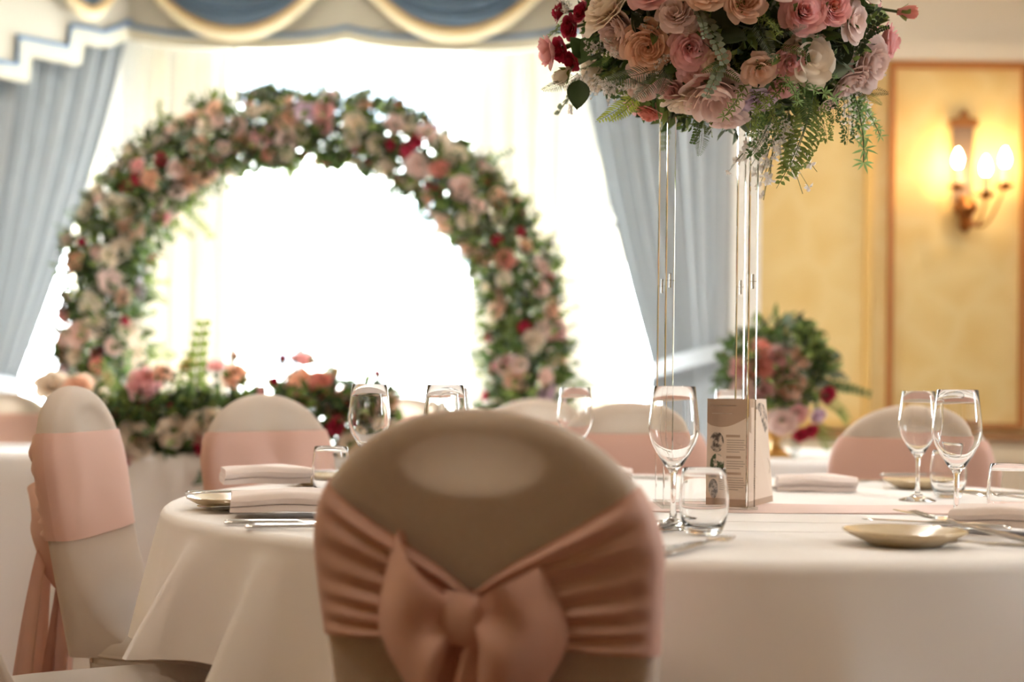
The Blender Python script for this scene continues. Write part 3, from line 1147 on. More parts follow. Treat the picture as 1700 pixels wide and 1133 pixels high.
ZPL = 0.7507 + 0.0215
cutlery('knife', 1560, 893, 168, 'steel knife resting across the beige plate at the table edge', ZPL - 0.006, 1.5)
cutlery('knife', 1590, 893, 132, 'steel knife with its blade pointing past the beige plate to the wine glass', z=0.7650, tilt=7)
cutlery('fork', 1612, 899, 128, 'steel fork with tines by the foot of the wine glass', z=0.7650, tilt=7)
cutlery('fork', 1655, 912, 170, 'steel fork lying along the table edge below the blush napkin', z=0.7507)
cutlery('spoon', 1672, 838, 172, 'steel spoon turned bowl-down on the runner beside the tumbler', z=0.7715, tilt=9, roll=180)
cutlery('fork', 1640, 826, 160, 'steel fork behind the spoon on the runner', z=0.7530)
cutlery('knife', 398, 837, -4, 'steel knife resting on the beige plate by the napkins', ZPL - 0.006, 1.0)
cutlery('spoon', 420, 852, 190, 'steel spoon lying in front of the beige plate under the napkin edge')
cutlery('knife', 482, 873, 2, 'steel knife with the longer handle showing at the table edge by the bow chair')
cutlery('fork', 520, 880, 4, 'steel fork with the shorter handle showing at the table edge by the bow chair')
cutlery('fork', 462, 846, 20, 'steel fork with its tines poking out behind the cream napkin')
cutlery('knife', 1105, 918, 58, 'steel knife lying beside the bow chair, before the tumbler foot')
cutlery('fork', 1158, 914, 58, 'steel fork lying in front of the tumbler by the bow chair')
cutlery('spoon', 1085, 886, 66, 'steel spoon beside the foot of the wine glass at the bow chair')
cutlery('knife', 1310, 814, 24, 'steel knife with dark blade tip beside the rolled napkin across the table')
cutlery('fork', 1452, 803, 186, 'steel fork pointing at the rolled napkin across the table')
cutlery('fork', 1480, 806, 184, 'steel fork lying second from the rolled napkin across the table')
cutlery('fork', 1040, 797, 170, 'steel fork on the cloth before the chair directly across')
cutlery('knife', 1528, 803, 5, 'steel knife resting on the far side plate behind the wine glasses', ZPL - 0.006)
cutlery('knife', 545, 800, 5, 'steel knife resting on the plate behind the water tumbler', ZPL - 0.006)

# ------------------------------------------------------------------ menu card
mc = thing('menu_card', 'folded beige printed menu leaflet standing between the acrylic rods', 'menu card')
ZB = 0.7535
A0 = P(1174, 700, 2.600); A1 = P(1243, 700, 2.566); A2 = P(1283, 835, 2.735); A2t = P(1272, 661, 2.735)
AH = 0.197


def leaf(name, p0, p1, p0t, p1t, prints):
    o = MB()
    p0 = Vector((p0.x, p0.y, ZB)); p1 = Vector((p1.x, p1.y, ZB)); p0t = Vector((p0t.x, p0t.y, ZB + AH)); p1t = Vector((p1t.x, p1t.y, ZB + AH))

    def S(u, v): return p0.lerp(p1, u).lerp(p0t.lerp(p1t, u), v)
    n = (p1 - p0).cross(p0t - p0).normalized()
    if n.y > 0: n = -n
    q = [S(0, 0), S(1, 0), S(1, 1), S(0, 1)]
    o.add(q + [x - n * 0.0006 for x in q], [(0, 1, 2, 3), (7, 6, 5, 4), (0, 4, 5, 1), (1, 5, 6, 2), (2, 6, 7, 3), (3, 7, 4, 0)])
    lf = part(name, o, 'card', mc, False)
    for (nm, poly, mt) in prints:
        m = MB()
        A = [S(u, v) + n * 0.0003 for u, v in poly]
        m.add(A, [tuple(range(len(A)))])
        part(nm, m, mt, lf, False)
    return S, n, lf


def ell(cu, cv, ru, rv, n=28): return [(cu + ru * math.cos(2 * PI * i / n), cv + rv * math.sin(2 * PI * i / n)) for i in range(n)]


def rect(u0, v0, u1, v1): return [(u0, v0), (u1, v0), (u1, v1), (u0, v1)]


wave = [(0, 1), (0, 0.78)] + [(i / 12, 0.765 - 0.035 * math.sin(PI * i / 12 * 1.2) + 0.05 * (i / 12) ** 2) for i in range(1, 13)] + [(1, 1)]
pr = [('printed_header', wave, 'card_brown'), ('printed_photo', ell(0.24, 0.60, 0.17, 0.095), 'print_photo'), ('printed_photo', ell(0.25, 0.395, 0.17, 0.098), 'print_leaf'),
      ('printed_photo', ell(0.25, 0.17, 0.17, 0.098), 'print_cutlery'), ('printed_footer', rect(0, 0, 1, 0.075), 'card_brown'),
      ('printed_heading', rect(0.46, 0.645, 0.80, 0.668), 'card_brown'), ('printed_heading', rect(0.47, 0.45, 0.82, 0.473), 'card_brown'), ('printed_heading', rect(0.47, 0.30, 0.83, 0.323), 'card_brown')]
for (v0, k_) in ((0.615, 6), (0.42, 4), (0.268, 6)):
    for q in range(k_):
        w_ = random.uniform(0.25, 0.42) if q == k_ - 1 else random.uniform(0.40, 0.48)
        pr.append(('printed_line', rect(0.48, v0 - q * 0.0215, 0.48 + w_, v0 - q * 0.0215 + 0.006), 'ink'))
pr += [('printed_line', rect(0.12, 0.93, 0.75, 0.942), 'card'), ('printed_line', rect(0.12, 0.86, 0.6, 0.868), 'card')]
leaf('front_page', A0, A1, A0, A1, pr)
pr2 = [('printed_photo', ell(0.62, 0.80, 0.36, 0.165), 'print_photo'), ('printed_header', [(0, 1), (0, 0.70), (0.2, 0.66), (0.24, 1)], 'card_brown'), ('printed_footer', rect(0, 0, 1, 0.06), 'card_brown')]
S2, n2, lf2 = leaf('back_page', A1, A2, A1, A2t, pr2)
ringm = MB()
cR = [S2(0.60 + 0.36 * math.cos(2 * PI * i / 40), 0.345 + 0.115 * math.sin(2 * PI * i / 40)) + n2 * 0.0004 for i in range(40)]
ringm.tube(cR, 0.0004, 4, closed=True)
part('printed_ring', ringm, 'ink', lf2)


def letter(ch, u, v, size, parent):
    cu = bpy.data.curves.new('letter', 'FONT'); cu.body = ch; cu.size = size; cu.align_x = 'CENTER'; cu.align_y = 'CENTER'; cu.extrude = 0.0001
    t = bpy.data.objects.new('letter', cu); COL.objects.link(t)
    bpy.context.view_layer.update()
    me = bpy.data.meshes.new_from_object(t.evaluated_get(bpy.context.evaluated_depsgraph_get()))
    bpy.data.objects.remove(t)
    me.materials.clear(); me.materials.append(MATS['ink_dark'])
    ux = (S2(1, v) - S2(0, v)).normalized(); uz = n2.cross(ux); c = S2(u, v) + n2 * 0.0005
    if uz.z < 0: uz = -uz
    M = Matrix((ux, uz, n2)).transposed().to_4x4(); M.translation = c
    me.transform(M)
    obj('printed_letter', me, parent)


letter('D', 0.46, 0.362, 0.030, lf2); letter('&', 0.60, 0.350, 0.018, lf2); letter('D', 0.74, 0.330, 0.030, lf2)

# ------------------------------------------------------------------ acrylic stand
ST = P(1180, 848, 2.53)
scx, scy = ST.x - 0.004, 2.53 + 0.066
stand = thing('flower_stand', 'tall clear acrylic flower stand with four square rods on the runner', 'flower stand', (scx, scy, 0.7545))
SW = 0.0735
part('base_plate', MB().box((-0.085, -0.082, 0), (0.085, -0.058, 0.005)).box((-0.085, 0.058, 0), (0.085, 0.082, 0.005)).box((-0.085, -0.058, 0), (-0.062, 0.058, 0.005)).box((0.062, -0.058, 0), (0.085, 0.058, 0.005)), 'acrylic_sheet', stand, False)
ZST = 0.775
RODM = {}
for (a, b) in ((-1, -1), (1, -1), (-1, 1), (1, 1)):
    x, y = a * SW, b * 0.068
    h = 0.0075

    def rod(z0, z1):
        m = MB()
        c = 0.0012
        poly = [(-h, -h + c), (-h + c, -h), (h - c, -h), (h, -h + c), (h, h - c), (h - c, h), (-h + c, h), (-h, h - c)]
        m.prism(poly, (x, y, z0), (1, 0, 0), (0, 1, 0), (0, 0, z1 - z0))
        return m
    r_ = part('rod', rod(0.0052, 0.405), 'acrylic', stand, False)
    part('upper_rod', rod(0.4052, ZST), 'acrylic', stand, False)
    part('connector_pin', MB().tube([(x, y, 0.392), (x, y, 0.418)], 0.0022, 8), 'steel', r_)
part('top_plate', MB().box((-0.10, -0.10, ZST + 0.0002), (0.10, 0.10, ZST + 0.006)), 'acrylic_sheet', stand, False)

# ================================================================== FLOWERS
def petal(m, th0, dth, r0, r1, z0, z1, curl, cup, wave_, nu=4, nv=4, mi=0, sh=0.9, ph=0.0):
    """one petal wrapped around the flower's z axis"""
    def fn(i, j):
        u = 2 * i - 1; v = j
        wd = math.sin(PI * (0.16 + 0.66 * v)) ** 0.65
        th = th0 + dth * u * wd
        rr = lerp(r0, r1, math.sin(v * PI / 2) ** 1.15) * (1 + 0.10 * u)
        rr += curl * max(0, v - 0.62) ** 1.5 * 4 * (1 - 0.35 * u * u)
        z = lerp(z0, z1, v ** 0.85) - cup * u * u * v - curl * 1.6 * max(0, v - 0.72) ** 1.6 * 4
        z += wave_ * math.sin(4 * u + ph) * v
        return Vector((rr * math.cos(th), rr * math.sin(th), z))
    m.grid(fn, nu, nv, mi=mi)


def rose_mesh(kind, colour, seed, hi=True, inner=None):
    """unit flower: radius about 0.5, axis +z, base at the origin"""
    rnd = random.Random(seed)
    m = MB(); m.nonorm = True
    nu, nv = (5, 5) if hi else (3, 3)
    if kind == 'rose':
        lay = [(3, .03, .06, .12, .50, .0), (3, .05, .10, .10, .50, .005), (3, .06, .15, .06, .49, .01), (4, .08, .21, .04, .47, .03), (5, .08, .28, .02, .43, .045), (5, .08, .35, 0, .38, .06), (6, .08, .43, -.02, .32, .07), (6, .08, .50, -.04, .24, .08)]
    elif kind == 'english':
        lay = [(4, .03, .08, .16, .33, .0), (5, .05, .14, .14, .35, .0), (6, .06, .20, .11, .37, .0), (6, .07, .26, .08, .385, .005), (7, .08, .32, .04, .385, .01), (7, .08, .38, .0, .37, .02), (7, .08, .44, -.04, .33, .03), (7, .08, .50, -.05, .25, .06)]
    elif kind == 'peony':
        lay = [(4, .05, .14, .10, .48, .0), (5, .08, .26, .06, .52, .0), (6, .10, .36, .0, .50, .0), (7, .10, .44, -.02, .44, .02), (7, .08, .52, -.04, .28, .06)]
    elif kind == 'bud':
        lay = [(3, .05, .10, .05, .78, -.02), (3, .10, .22, .0, .74, -.03), (4, .12, .28, 0, .66, -.02)]
    else:                           # open: back petals loose
        lay = [(4, .05, .15, .10, .36, .02), (5, .08, .30, .05, .38, .05), (6, .08, .44, .0, .32, .08), (6, .08, .54, -.02, .2, .08)]
    if not hi: lay = lay[::2] + [lay[-1]]
    for k, (n, r0, r1, z0, z1, cu) in enumerate(lay):
        off = rnd.uniform(0, 6)
        for q in range(n):
            f = rnd.uniform(0.92, 1.08)
            petal(m, off + 2 * PI * q / n + rnd.uniform(-.12, .12), (PI / n) * rnd.uniform(1.15, 1.4), r0, r1 * f, z0, z1 * rnd.uniform(.93, 1.05), cu * rnd.uniform(.6, 1.3), rnd.uniform(0, .05),
                  rnd.uniform(.0, .03), nu, nv, ph=rnd.uniform(0, 6), mi=(2 if inner and k < 2 else 0))
    if kind == 'bud':
        for q in range(5):
            petal(m, 2 * PI * q / 5, .42, .06, .30, -.02, .42 + .1 * (q % 2), .04, 0, 0, 3, 4, mi=1)
    # calyx and stub of stem
    m.lathe([(0.0, -0.12), (0.03, -0.12), (0.035, -0.02), (0.10, 0.0), (0.12, 0.05), (0.05, 0.10), (0, 0.10)], 8, mi=1)
    return m.mesh('flower_' + kind + '_' + colour, ['petal_' + colour, 'leaf_light'] + (['petal_' + inner] if inner else []), 80)


FL = {}


def flower(kind, colour, hi=True, var=0, inner=None):
    key = (kind, colour, hi, var, inner)
    if key not in FL: FL[key] = rose_mesh(kind, colour, hash_(key), hi, inner)
    return FL[key]


def hash_(k): return sum((i + 1) * ord(c) for i, c in enumerate(str(k))) % 100003


def orient(d, spin=0.0):
    return Vector(d).normalized().to_track_quat('Z', 'Y') @ Quaternion((0, 0, 1), spin)


def put(name, me, parent, loc, d, size, spin=None):
    o = bpy.data.objects.new(name, me); COL.objects.link(o)
    o.parent = parent
    o.location = loc - parent.location if parent else loc
    o.rotation_mode = 'QUATERNION'
    o.rotation_quaternion = orient(d, random.uniform(0, 6.28) if spin is None else spin)
    o.scale = (size, size, size)
    return o


def leaf_geo(m, base, d, nrm, L, W, mi, bend=0.15):
    d = d.normalized(); nrm = (nrm - d * nrm.dot(d))
    nrm = nrm.normalized() if nrm.length > 1e-4 else d.orthogonal().normalized()
    s = d.cross(nrm)
    p = lambda t, w, h: base + d * (L * t) + s * (W * w) + nrm * (L * h)
    vs = [p(0, 0, 0), p(.35, .5, .04 + bend * .3), p(.35, 0, bend * .3 - .03), p(.35, -.5, .04 + bend * .3), p(.7, .36, .03 + bend * .25), p(.7, 0, bend * .25 - .03), p(.7, -.36, .03 + bend * .25), p(1, 0, -bend * .4)]
    m.add(vs, [(0, 1, 2), (0, 2, 3), (1, 4, 5, 2), (2, 5, 6, 3), (4, 7, 5), (5, 7, 6)], mi)


def rdir(rnd):
    while True:
        v = Vector((rnd.uniform(-1, 1), rnd.uniform(-1, 1), rnd.uniform(-1, 1)))
        if .05 < v.length < 1: return v.normalized()


GREENS = ['leaf_dark', 'leaf_mid', 'leaf_olive', 'leaf_light', 'leaf_grey']


def foliage(name, pts, parent, n, L, seed, weights=(4, 4, 3, 2, 1), radial=True, mats=GREENS):
    """pts: function rnd -> (position, outward direction)"""
    rnd = random.Random(seed); m = MB(); m.nonorm = True
    idx = [i for i, w in enumerate(weights) for _ in range(w)]
    for _ in range(n):
        p, o = pts(rnd)
        d = (o * rnd.uniform(.2, 1.2) + rdir(rnd) * 0.9)
        l = L * rnd.uniform(.6, 1.35)
        leaf_geo(m, p - parent.location, d, rdir(rnd) + o * .8, l, l * rnd.uniform(.3, .55), rnd.choice(idx))
    o = part(name, m, mats, parent, False)
    o['kind'] = 'stuff'
    return o


# ---- sprig meshes, unit length along +x, flat in the xz plane facing -y
def sprig(kind, seed=1):
    rnd = random.Random(seed); m = MB(); m.nonorm = True
    Y = Vector((0, -1, 0))

    def sp(t): return Vector((t, 0.05 * math.sin(3 * t + seed), -0.16 * t * t))
    if kind in ('fern', 'finefern'):
        n = 15 if kind == 'fern' else 24
        m.tube([sp(i / 8) for i in range(9)], [.008 * (1 - .7 * i / 8) for i in range(9)], 5, mi=1)
        for i in range(n):
            t = .12 + .86 * i / n
            l = .19 * math.sin(PI * (.22 + .74 * t)) if kind == 'fern' else .20 * math.sin(PI * (.25 + .7 * t))
            for s in (-1, 1):
                leaf_geo(m, sp(t), Vector((.55, rnd.uniform(-.15, .15), s)), Y + Vector((0, 0, rnd.uniform(-.3, .3))), l, .040 if kind == 'fern' else .018, 0)
    elif kind == 'maiden':
        m.tube([sp(i / 8) for i in range(9)], [.008 * (1 - .7 * i / 8) for i in range(9)], 5, mi=1)
        for i in range(11):
            t = .12 + .86 * i / 11
            bl = .17 * math.sin(PI * (.3 + .66 * t)) + .02
            for s in (-1, 1):
                d = Vector((.6, rnd.uniform(-.2, .2), s)).normalized()
                m.tube([sp(t), sp(t) + d * bl], .003, 4, mi=1)
                for q in range(3):
                    b = sp(t) + d * (bl * (q + 1) / 3)
                    for s2 in (-1, 1):
                        if rnd.random() < .18: continue
                        k_ = rnd.uniform(.7, 1.35)
                        leaf_geo(m, b + rdir(rnd) * .008, d * .7 + Vector((d.z, 0, -d.x)) * s2 * rnd.uniform(.5, 1.1), Y + rdir(rnd) * .5, .056 * k_, .031 * k_, 0)
    elif kind == 'star':
        m.tube([sp(i / 8) for i in range(9)], .009, 5, mi=1)
        for i in range(6):
            c = sp(.15 + .85 * i / 5)
            for q in range(7):
                a = q / 7 * 2 * PI + rnd.uniform(-.3, .3)
                d = Vector((.35 + .8 * math.cos(a), rnd.uniform(-.6, .3), .9 * math.sin(a)))
                leaf_geo(m, c, d, Y + rdir(rnd) * .3, rnd.uniform(.12, .2), .032, 0)
    elif kind == 'euc':
        m.tube([sp(i / 8) for i in range(9)], .010, 5, mi=1)
        for i in range(9):
            c = sp(.08 + .9 * i / 8)
            for s in (-1, 1):
                leaf_geo(m, c, Vector((.5, rnd.uniform(-.4, .2), s)), Y + rdir(rnd) * .5, .17 * (1 - .35 * i / 8), .15 * (1 - .35 * i / 8), 0, .05)
    elif kind == 'breath':
        for q in range(9):
            a = rnd.uniform(-.7, .7); b = rnd.uniform(-.35, .35); l = rnd.uniform(.55, 1.0)
            d = Vector((math.cos(a), b, math.sin(a))) * l
            m.tube([(0, 0, 0), d * .5, d], .004, 4, mi=1)
            for r in range(5):
                e_ = d * rnd.uniform(.5, 1.0) + rdir(rnd) * rnd.uniform(.03, .14)
                m.tube([d * .5, e_], .003, 3, mi=1)
                for w in range(7):
                    dd = rdir(rnd)
                    leaf_geo(m, e_, dd, rdir(rnd), .075, .045, 2)
    elif kind == 'big':
        m.tube([(0, 0, 0), (.15, 0, 0)], .012, 5, mi=1)
        nu, nv = 8, 6

        def fn(i, j):
            t = i; w = 2 * j - 1
            hw = .30 * math.sin(PI * t ** .8) ** .8
            return Vector((.12 + .88 * t, -.05 * abs(w) + .10 * t * t, hw * w))
        m.grid(fn, nu, nv, mi=0)
    return m


SPR = {}


def sprig_mesh(kind, green, seed=1, blossom='petal_white'):
    key = (kind, green, seed)
    if key not in SPR:
        SPR[key] = sprig(kind, seed).mesh('sprig_' + kind, [green, 'stem', blossom], 80)
    return SPR[key]


SPRNAME = dict(fern='fern_frond', finefern='fern_frond', maiden='maidenhair_frond', star='star_leaf_sprig', euc='eucalyptus_sprig', breath='white_blossom_sprig', big='leaf')


def put_sprig(kind, green, parent, a, b, face=Vector((0, -1, 0.15)), seed=1):
    """sprig from point a to point b, its flat side facing `face`"""
    x = (b - a); L = x.length; x.normalize()
    y = -(face - x * face.dot(x)).normalized(); z = x.cross(y)
    M = Matrix((x, y, z)).transposed()
    o = bpy.data.objects.new(SPRNAME[kind], sprig_mesh(kind, green, seed)); COL.objects.link(o)
    o.parent = parent; o.location = a - parent.location
    o.rotation_mode = 'QUATERNION'; o.rotation_quaternion = M.to_quaternion(); o.scale = (L, L, L)
    return o


# ------------------------------------------------------------------ centrepiece
FC = P(1212, 18, 2.60)
ER = Vector((0.285, 0.285, 0.235))
cp = thing('flower_centrepiece', 'large ball of pink roses and trailing ferns on the tall acrylic stand', 'flower arrangement', (scx, scy, 0.7545 + ZST + 0.0065))
part('foam_ball', MB().lathe([(0, 0.0), (0.09, 0.0), (0.15, 0.05), (0.17, 0.13), (0.15, 0.21), (0.08, 0.26), (0, 0.28)], 20), 'leaf_dark', cp)


def ell_surface(px, py, k=1.0):
    d = 2.18
    while d < 2.60:
        p = P(px, py, d); q = p - FC
        if (q.x / (ER.x * k)) ** 2 + (q.y / (ER.y * k)) ** 2 + (q.z / (ER.z * k)) ** 2 < 1: return p
        d += 0.005
    return P(px, py, 2.58)


def out_dir(p):
    q = p - FC
    return Vector((q.x / ER.x ** 2, q.y / ER.y ** 2, q.z / ER.z ** 2)).normalized()


PXM = 2.42 / F
# (px, py, diameter px, kind, colour, inner, extra direction)
ROSES = [
    (1003, 14, 88, 'rose', 'cream', None, (0, 0, .9)), (1022, 56, 84, 'english', 'blush', None, (-.2, 0, -.2)), (943, 46, 40, 'rose', 'red', None, (0, -.5, 0)), (926, 84, 38, 'rose', 'red', None, (0, -.5, 0)),
    (925, 20, 34, 'rose', 'red', None, (-.4, 0, .3)), (962, 18, 34, 'rose', 'red', None, (0, -.4, .4)), (946, 103, 34, 'rose', 'red', None, (0, -.4, -.3)), (908, 86, 50, 'peony', 'pink', None, (-.6, 0, 0)),
    (938, 121, 44, 'bud', 'ivory', None, (-.2, -.3, -.6)), (1075, 80, 80, 'english', 'peach', 'peach', (.05, -1.2, -.2)), (1121, 22, 56, 'peony', 'blush', None, (0, -.4, .6)), (1142, 38, 34, 'open', 'blush', None, (.3, -.3, .2)),
    (1146, 80, 66, 'rose', 'pink', None, (.4, -.6, .1)), (1188, 160, 96, 'peony', 'blush', None, (.1, -.5, -.7)), (1150, 118, 48, 'open', 'pink', None, (0, -.6, -.3)), (1335, 18, 72, 'rose', 'pink', None, (-.1, -1.1, .25)),
    (1383, 10, 66, 'english', 'pink', 'coral', (.1, -1.1, .2)), (1424, 34, 62, 'open', 'blush', None, (.4, -.3, .2)), (1347, 98, 82, 'open', 'cream', None, (0, -.6, .5)), (1448, 102, 92, 'rose', 'blush', None, (.3, -.8, .2)),
    (1414, 138, 66, 'english', 'blush', None, (.2, -.3, -.8)), (1478, 70, 62, 'rose', 'pink', None, (.8, -.2, .2)), (1500, 20, 42, 'bud', 'coral', None, (1, -.2, -.15)), (1312, 104, 50, 'rose', 'pink', None, (0, -.5, .2)),
    (1262, 118, 54, 'open', 'peach', None, (0, -.4, -.3)), (1076, 190, 46, 'rose', 'coral', None, (-.2, 0, -1)), (1062, 152, 50, 'english', 'blush', None, (-.2, -.3, -.8)), (1236, 2, 66, 'english', 'peach', None, (0, -.9, .3)),
    (1205, 203, 64, 'open', 'blush', None, (0, 0, -1)), (1262, 172, 52, 'open', 'lilac', None, (.1, -.3, -.7)), (1138, 178, 74, 'open', 'cream', None, (0, .2, -1)), (1110, 150, 46, 'rose', 'pink', None, (0, -.3, -.8)),
    (1188, 100, 40, 'open', 'peach', None, (0, -.5, 0)), (1300, 150, 44, 'open', 'pink', None, (0, -.3, -.6)), (1376, 178, 40, 'open', 'blush', None, (.2, -.1, -.8)), (1056, 118, 36, 'rose', 'blush', None, (0, -.4, -.2)),
    (1170, -20, 74, 'rose', 'peach', None, (0, -.5, .6)), (1075, -20, 70, 'rose', 'pink', None, (0, -.5, .6)), (1290, -40, 80, 'peony', 'blush', None, (0, -.5, .6)), (1440, -30, 74, 'rose', 'cream', None, (.3, -.4, .6)),
]
placed = []
for (px, py, dm, kd, cl, inn, ex) in ROSES:
    p = ell_surface(px, py, 1.0); n = (out_dir(p) + Vector(ex)).normalized()
    size = dm * (p.y / F) * 1.02
    put({'rose': 'rose', 'english': 'rose', 'open': 'open_rose', 'peony': 'peony', 'bud': 'rose_bud'}[kd], flower(kd, cl, True, len(placed) % 2, inn), cp, p - n * size * 0.25, n, size)
    if px < 950 or px > 1470:
        b_ = p - n * size * 0.25 - cp.location; a_ = FC.lerp(p, .45) - cp.location
        part('stem', MB().tube([a_, a_.lerp(b_, .55) + Vector((0, 0, .012)), b_], .0028, 6), 'stem', cp)
    placed.append((out_dir(p), p))
cols = ['blush', 'pink', 'peach', 'cream', 'coral', 'ivory']
NF = 90
for i in range(NF):
    z = 1 - 2 * (i + .5) / NF; a = i * 2.39996
    r = math.sqrt(1 - z * z); v = Vector((r * math.cos(a), r * math.sin(a), z))
    if v.z < -0.55: continue
    p = FC + Vector((v.x * ER.x, v.y * ER.y, v.z * ER.z))
    if min((p - q[1]).length for q in placed) < 0.085: continue
    if v.y < 0.05 and p.z < 1.74: continue
    sz_ = random.uniform(.06, .095)
    put('rose', flower(random.choice(['rose', 'english', 'peony']), random.choice(cols), True, 0), cp, p - v * sz_ * .25, v, sz_)
    placed.append((v, p))


def ball_pts(lo, hi):
    def f(rnd):
        v = rdir(rnd)
        if v.z < -.62: v.z = -.62 + rnd.uniform(0, .2); v.normalize()
        k = rnd.uniform(lo, hi)
        return FC + Vector((v.x * ER.x, v.y * ER.y, v.z * ER.z)) * k, v
    return f


foliage('foliage', ball_pts(.55, .88), cp, 3800, 0.042, 11, (5, 5, 4, 2, 1))
foliage('fine_foliage', ball_pts(.78, .95), cp, 2600, 0.024, 12, (3, 4, 4, 4, 1))


def S_(kind, green, x0, y0, x1, y1, seed=1, k0=.95, dd=0.0):
    a = ell_surface(x0, y0, k0); b = P(x1, y1, a.y - 0.03 + dd)
    put_sprig(kind, green, cp, a, b, Vector((0, -1, .25)), seed)


# the sprigs that show in front
for args in [
    ('finefern', 'leaf_grey', 1106, 104, 1010, 150, 1), ('finefern', 'leaf_grey', 1108, 102, 1062, 178, 2), ('finefern', 'leaf_grey', 1110, 104, 1102, 168, 3), ('finefern', 'leaf_dark', 960, 120, 906, 160, 1),
    ('fern', 'leaf_lime', 1060, 150, 1000, 214, 1), ('fern', 'leaf_lime', 1064, 154, 1022, 212, 2), ('big', 'leaf_mid', 975, 100, 948, 62, 1), ('big', 'leaf_dark', 962, 128, 958, 180, 1), ('big', 'leaf_mid', 950, 108, 985, 60, 2),
    ('big', 'leaf_dark', 1190, 60, 1215, -10, 1), ('big', 'leaf_dark', 1180, 52, 1240, 62, 2), ('big', 'leaf_dark', 1070, 60, 1050, 20, 1), ('big', 'leaf_dark', 1390, 120, 1405, 60, 1), ('big', 'leaf_grey', 1370, 125, 1412, 112, 1),
    ('breath', 'leaf_mid', 1000, 100, 985, 50, 1), ('breath', 'leaf_mid', 1040, 90, 1000, 62, 2), ('breath', 'leaf_mid', 1080, 80, 1060, 20, 3), ('breath', 'leaf_mid', 1090, 90, 1110, 110, 1), ('breath', 'leaf_mid', 1000, 120, 985, 160, 2),
    ('breath', 'leaf_mid', 1030, 130, 1010, 170, 3), ('breath', 'leaf_mid', 1060, 130, 1040, 165, 1), ('breath', 'leaf_mid', 950, 20, 925, -5, 2),
    ('euc', 'leaf_grey', 1165, 20, 1215, 100, 1), ('euc', 'leaf_grey', 1200, 90, 1185, 165, 2), ('euc', 'leaf_dark', 1420, 90, 1455, 20, 1), ('euc', 'leaf_grey', 1155, 10, 1180, 60, 3),
    ('star', 'leaf_light', 1290, 40, 1225, 20, 1), ('star', 'leaf_light', 1255, 20, 1300, 50, 2), ('star', 'leaf_pale', 1285, 125, 1390, 150, 1), ('star', 'leaf_pale', 1290, 110, 1335, 165, 2), ('star', 'leaf_light', 1230, 120, 1205, 90, 3),
    ('star', 'leaf_light', 1240, 130, 1215, 200, 1), ('star', 'leaf_light', 1255, 160, 1262, 225, 2), ('star', 'leaf_light', 1240, 150, 1290, 170, 3), ('star', 'leaf_light', 1420, 40, 1410, -10, 1), ('star', 'leaf_pale', 1340, 140, 1385, 120, 3),
    ('finefern', 'leaf_grey', 1250, 30, 1296, 96, 1), ('finefern', 'leaf_grey', 1285, 60, 1340, 36, 2), ('fern', 'leaf_olive', 1290, 75, 1345, 85, 1), ('fern', 'leaf_olive', 1210, 95, 1170, 130, 2), ('fern', 'leaf_mid', 1020, 90, 985, 118, 1),
    ('fern', 'leaf_olive', 1040, 110, 1000, 140, 2), ('maiden', 'leaf_dark', 1430, 66, 1345, 92, 1), ('maiden', 'leaf_mid', 1240, 110, 1290, 90, 2), ('fern', 'leaf_olive', 1440, 80, 1400, 92, 1),
    # hanging at the right
    ('maiden', 'leaf_light', 1352, 150, 1330, 296, 1), ('maiden', 'leaf_mid', 1292, 165, 1262, 272, 2), ('maiden', 'leaf_mid', 1402, 145, 1422, 240, 3), ('fern', 'leaf_light', 1350, 160, 1315, 322, 2), ('maiden', 'leaf_mid', 1375, 150, 1395, 205, 1),
    ('breath', 'leaf_mid', 1292, 200, 1280, 335, 2), ('breath', 'leaf_mid', 1288, 190, 1270, 290, 1), ('breath', 'leaf_mid', 1310, 180, 1312, 245, 3), ('star', 'leaf_pale', 1418, 150, 1452, 268, 2), ('star', 'leaf_pale', 1425, 160, 1472, 222, 1),
    ('finefern', 'leaf_dark', 1400, 150, 1478, 146, 1), ('finefern', 'leaf_light', 1420, 150, 1470, 170, 2), ('fern', 'leaf_mid', 1330, 150, 1350, 215, 3), ('star', 'leaf_light', 1270, 165, 1300, 215, 2),
    ('finefern', 'leaf_grey', 1165, 190, 1172, 262, 1), ('euc', 'leaf_mid', 1160, 195, 1158, 240, 1), ('fern', 'leaf_mid', 1425, 20, 1400, -15, 1), ('euc', 'leaf_dark', 1440, 60, 1475, 40, 2),
    ('maiden', 'leaf_mid', 1310, 130, 1352, 175, 2), ('fern', 'leaf_olive', 1180, 110, 1235, 130, 3), ('star', 'leaf_light', 1310, 130, 1270, 190, 3), ('maiden', 'leaf_light', 1350, 160, 1386, 236, 2),
]:
    S_(*args)
# and all round the rest of the ball
for i in range(46):
    a = random.uniform(0.1, PI - 0.1); zz_ = random.uniform(-.55, .9); r = math.sqrt(1 - zz_ ** 2)
    v = Vector((r * math.cos(a), r * math.sin(a), zz_))
    p = FC + Vector((v.x * ER.x, v.y * ER.y, v.z * ER.z)) * .95
    kd, gr = random.choice([('fern', 'leaf_mid'), ('finefern', 'leaf_grey'), ('maiden', 'leaf_mid'), ('star', 'leaf_light'), ('breath', 'leaf_mid'), ('euc', 'leaf_grey')])
    put_sprig(kd, gr, cp, p, p + v * random.uniform(.05, .10) + Vector((0, 0, random.uniform(-.08, .02))), v + Vector((0, 0, .3)), random.choice((1, 2, 3)))

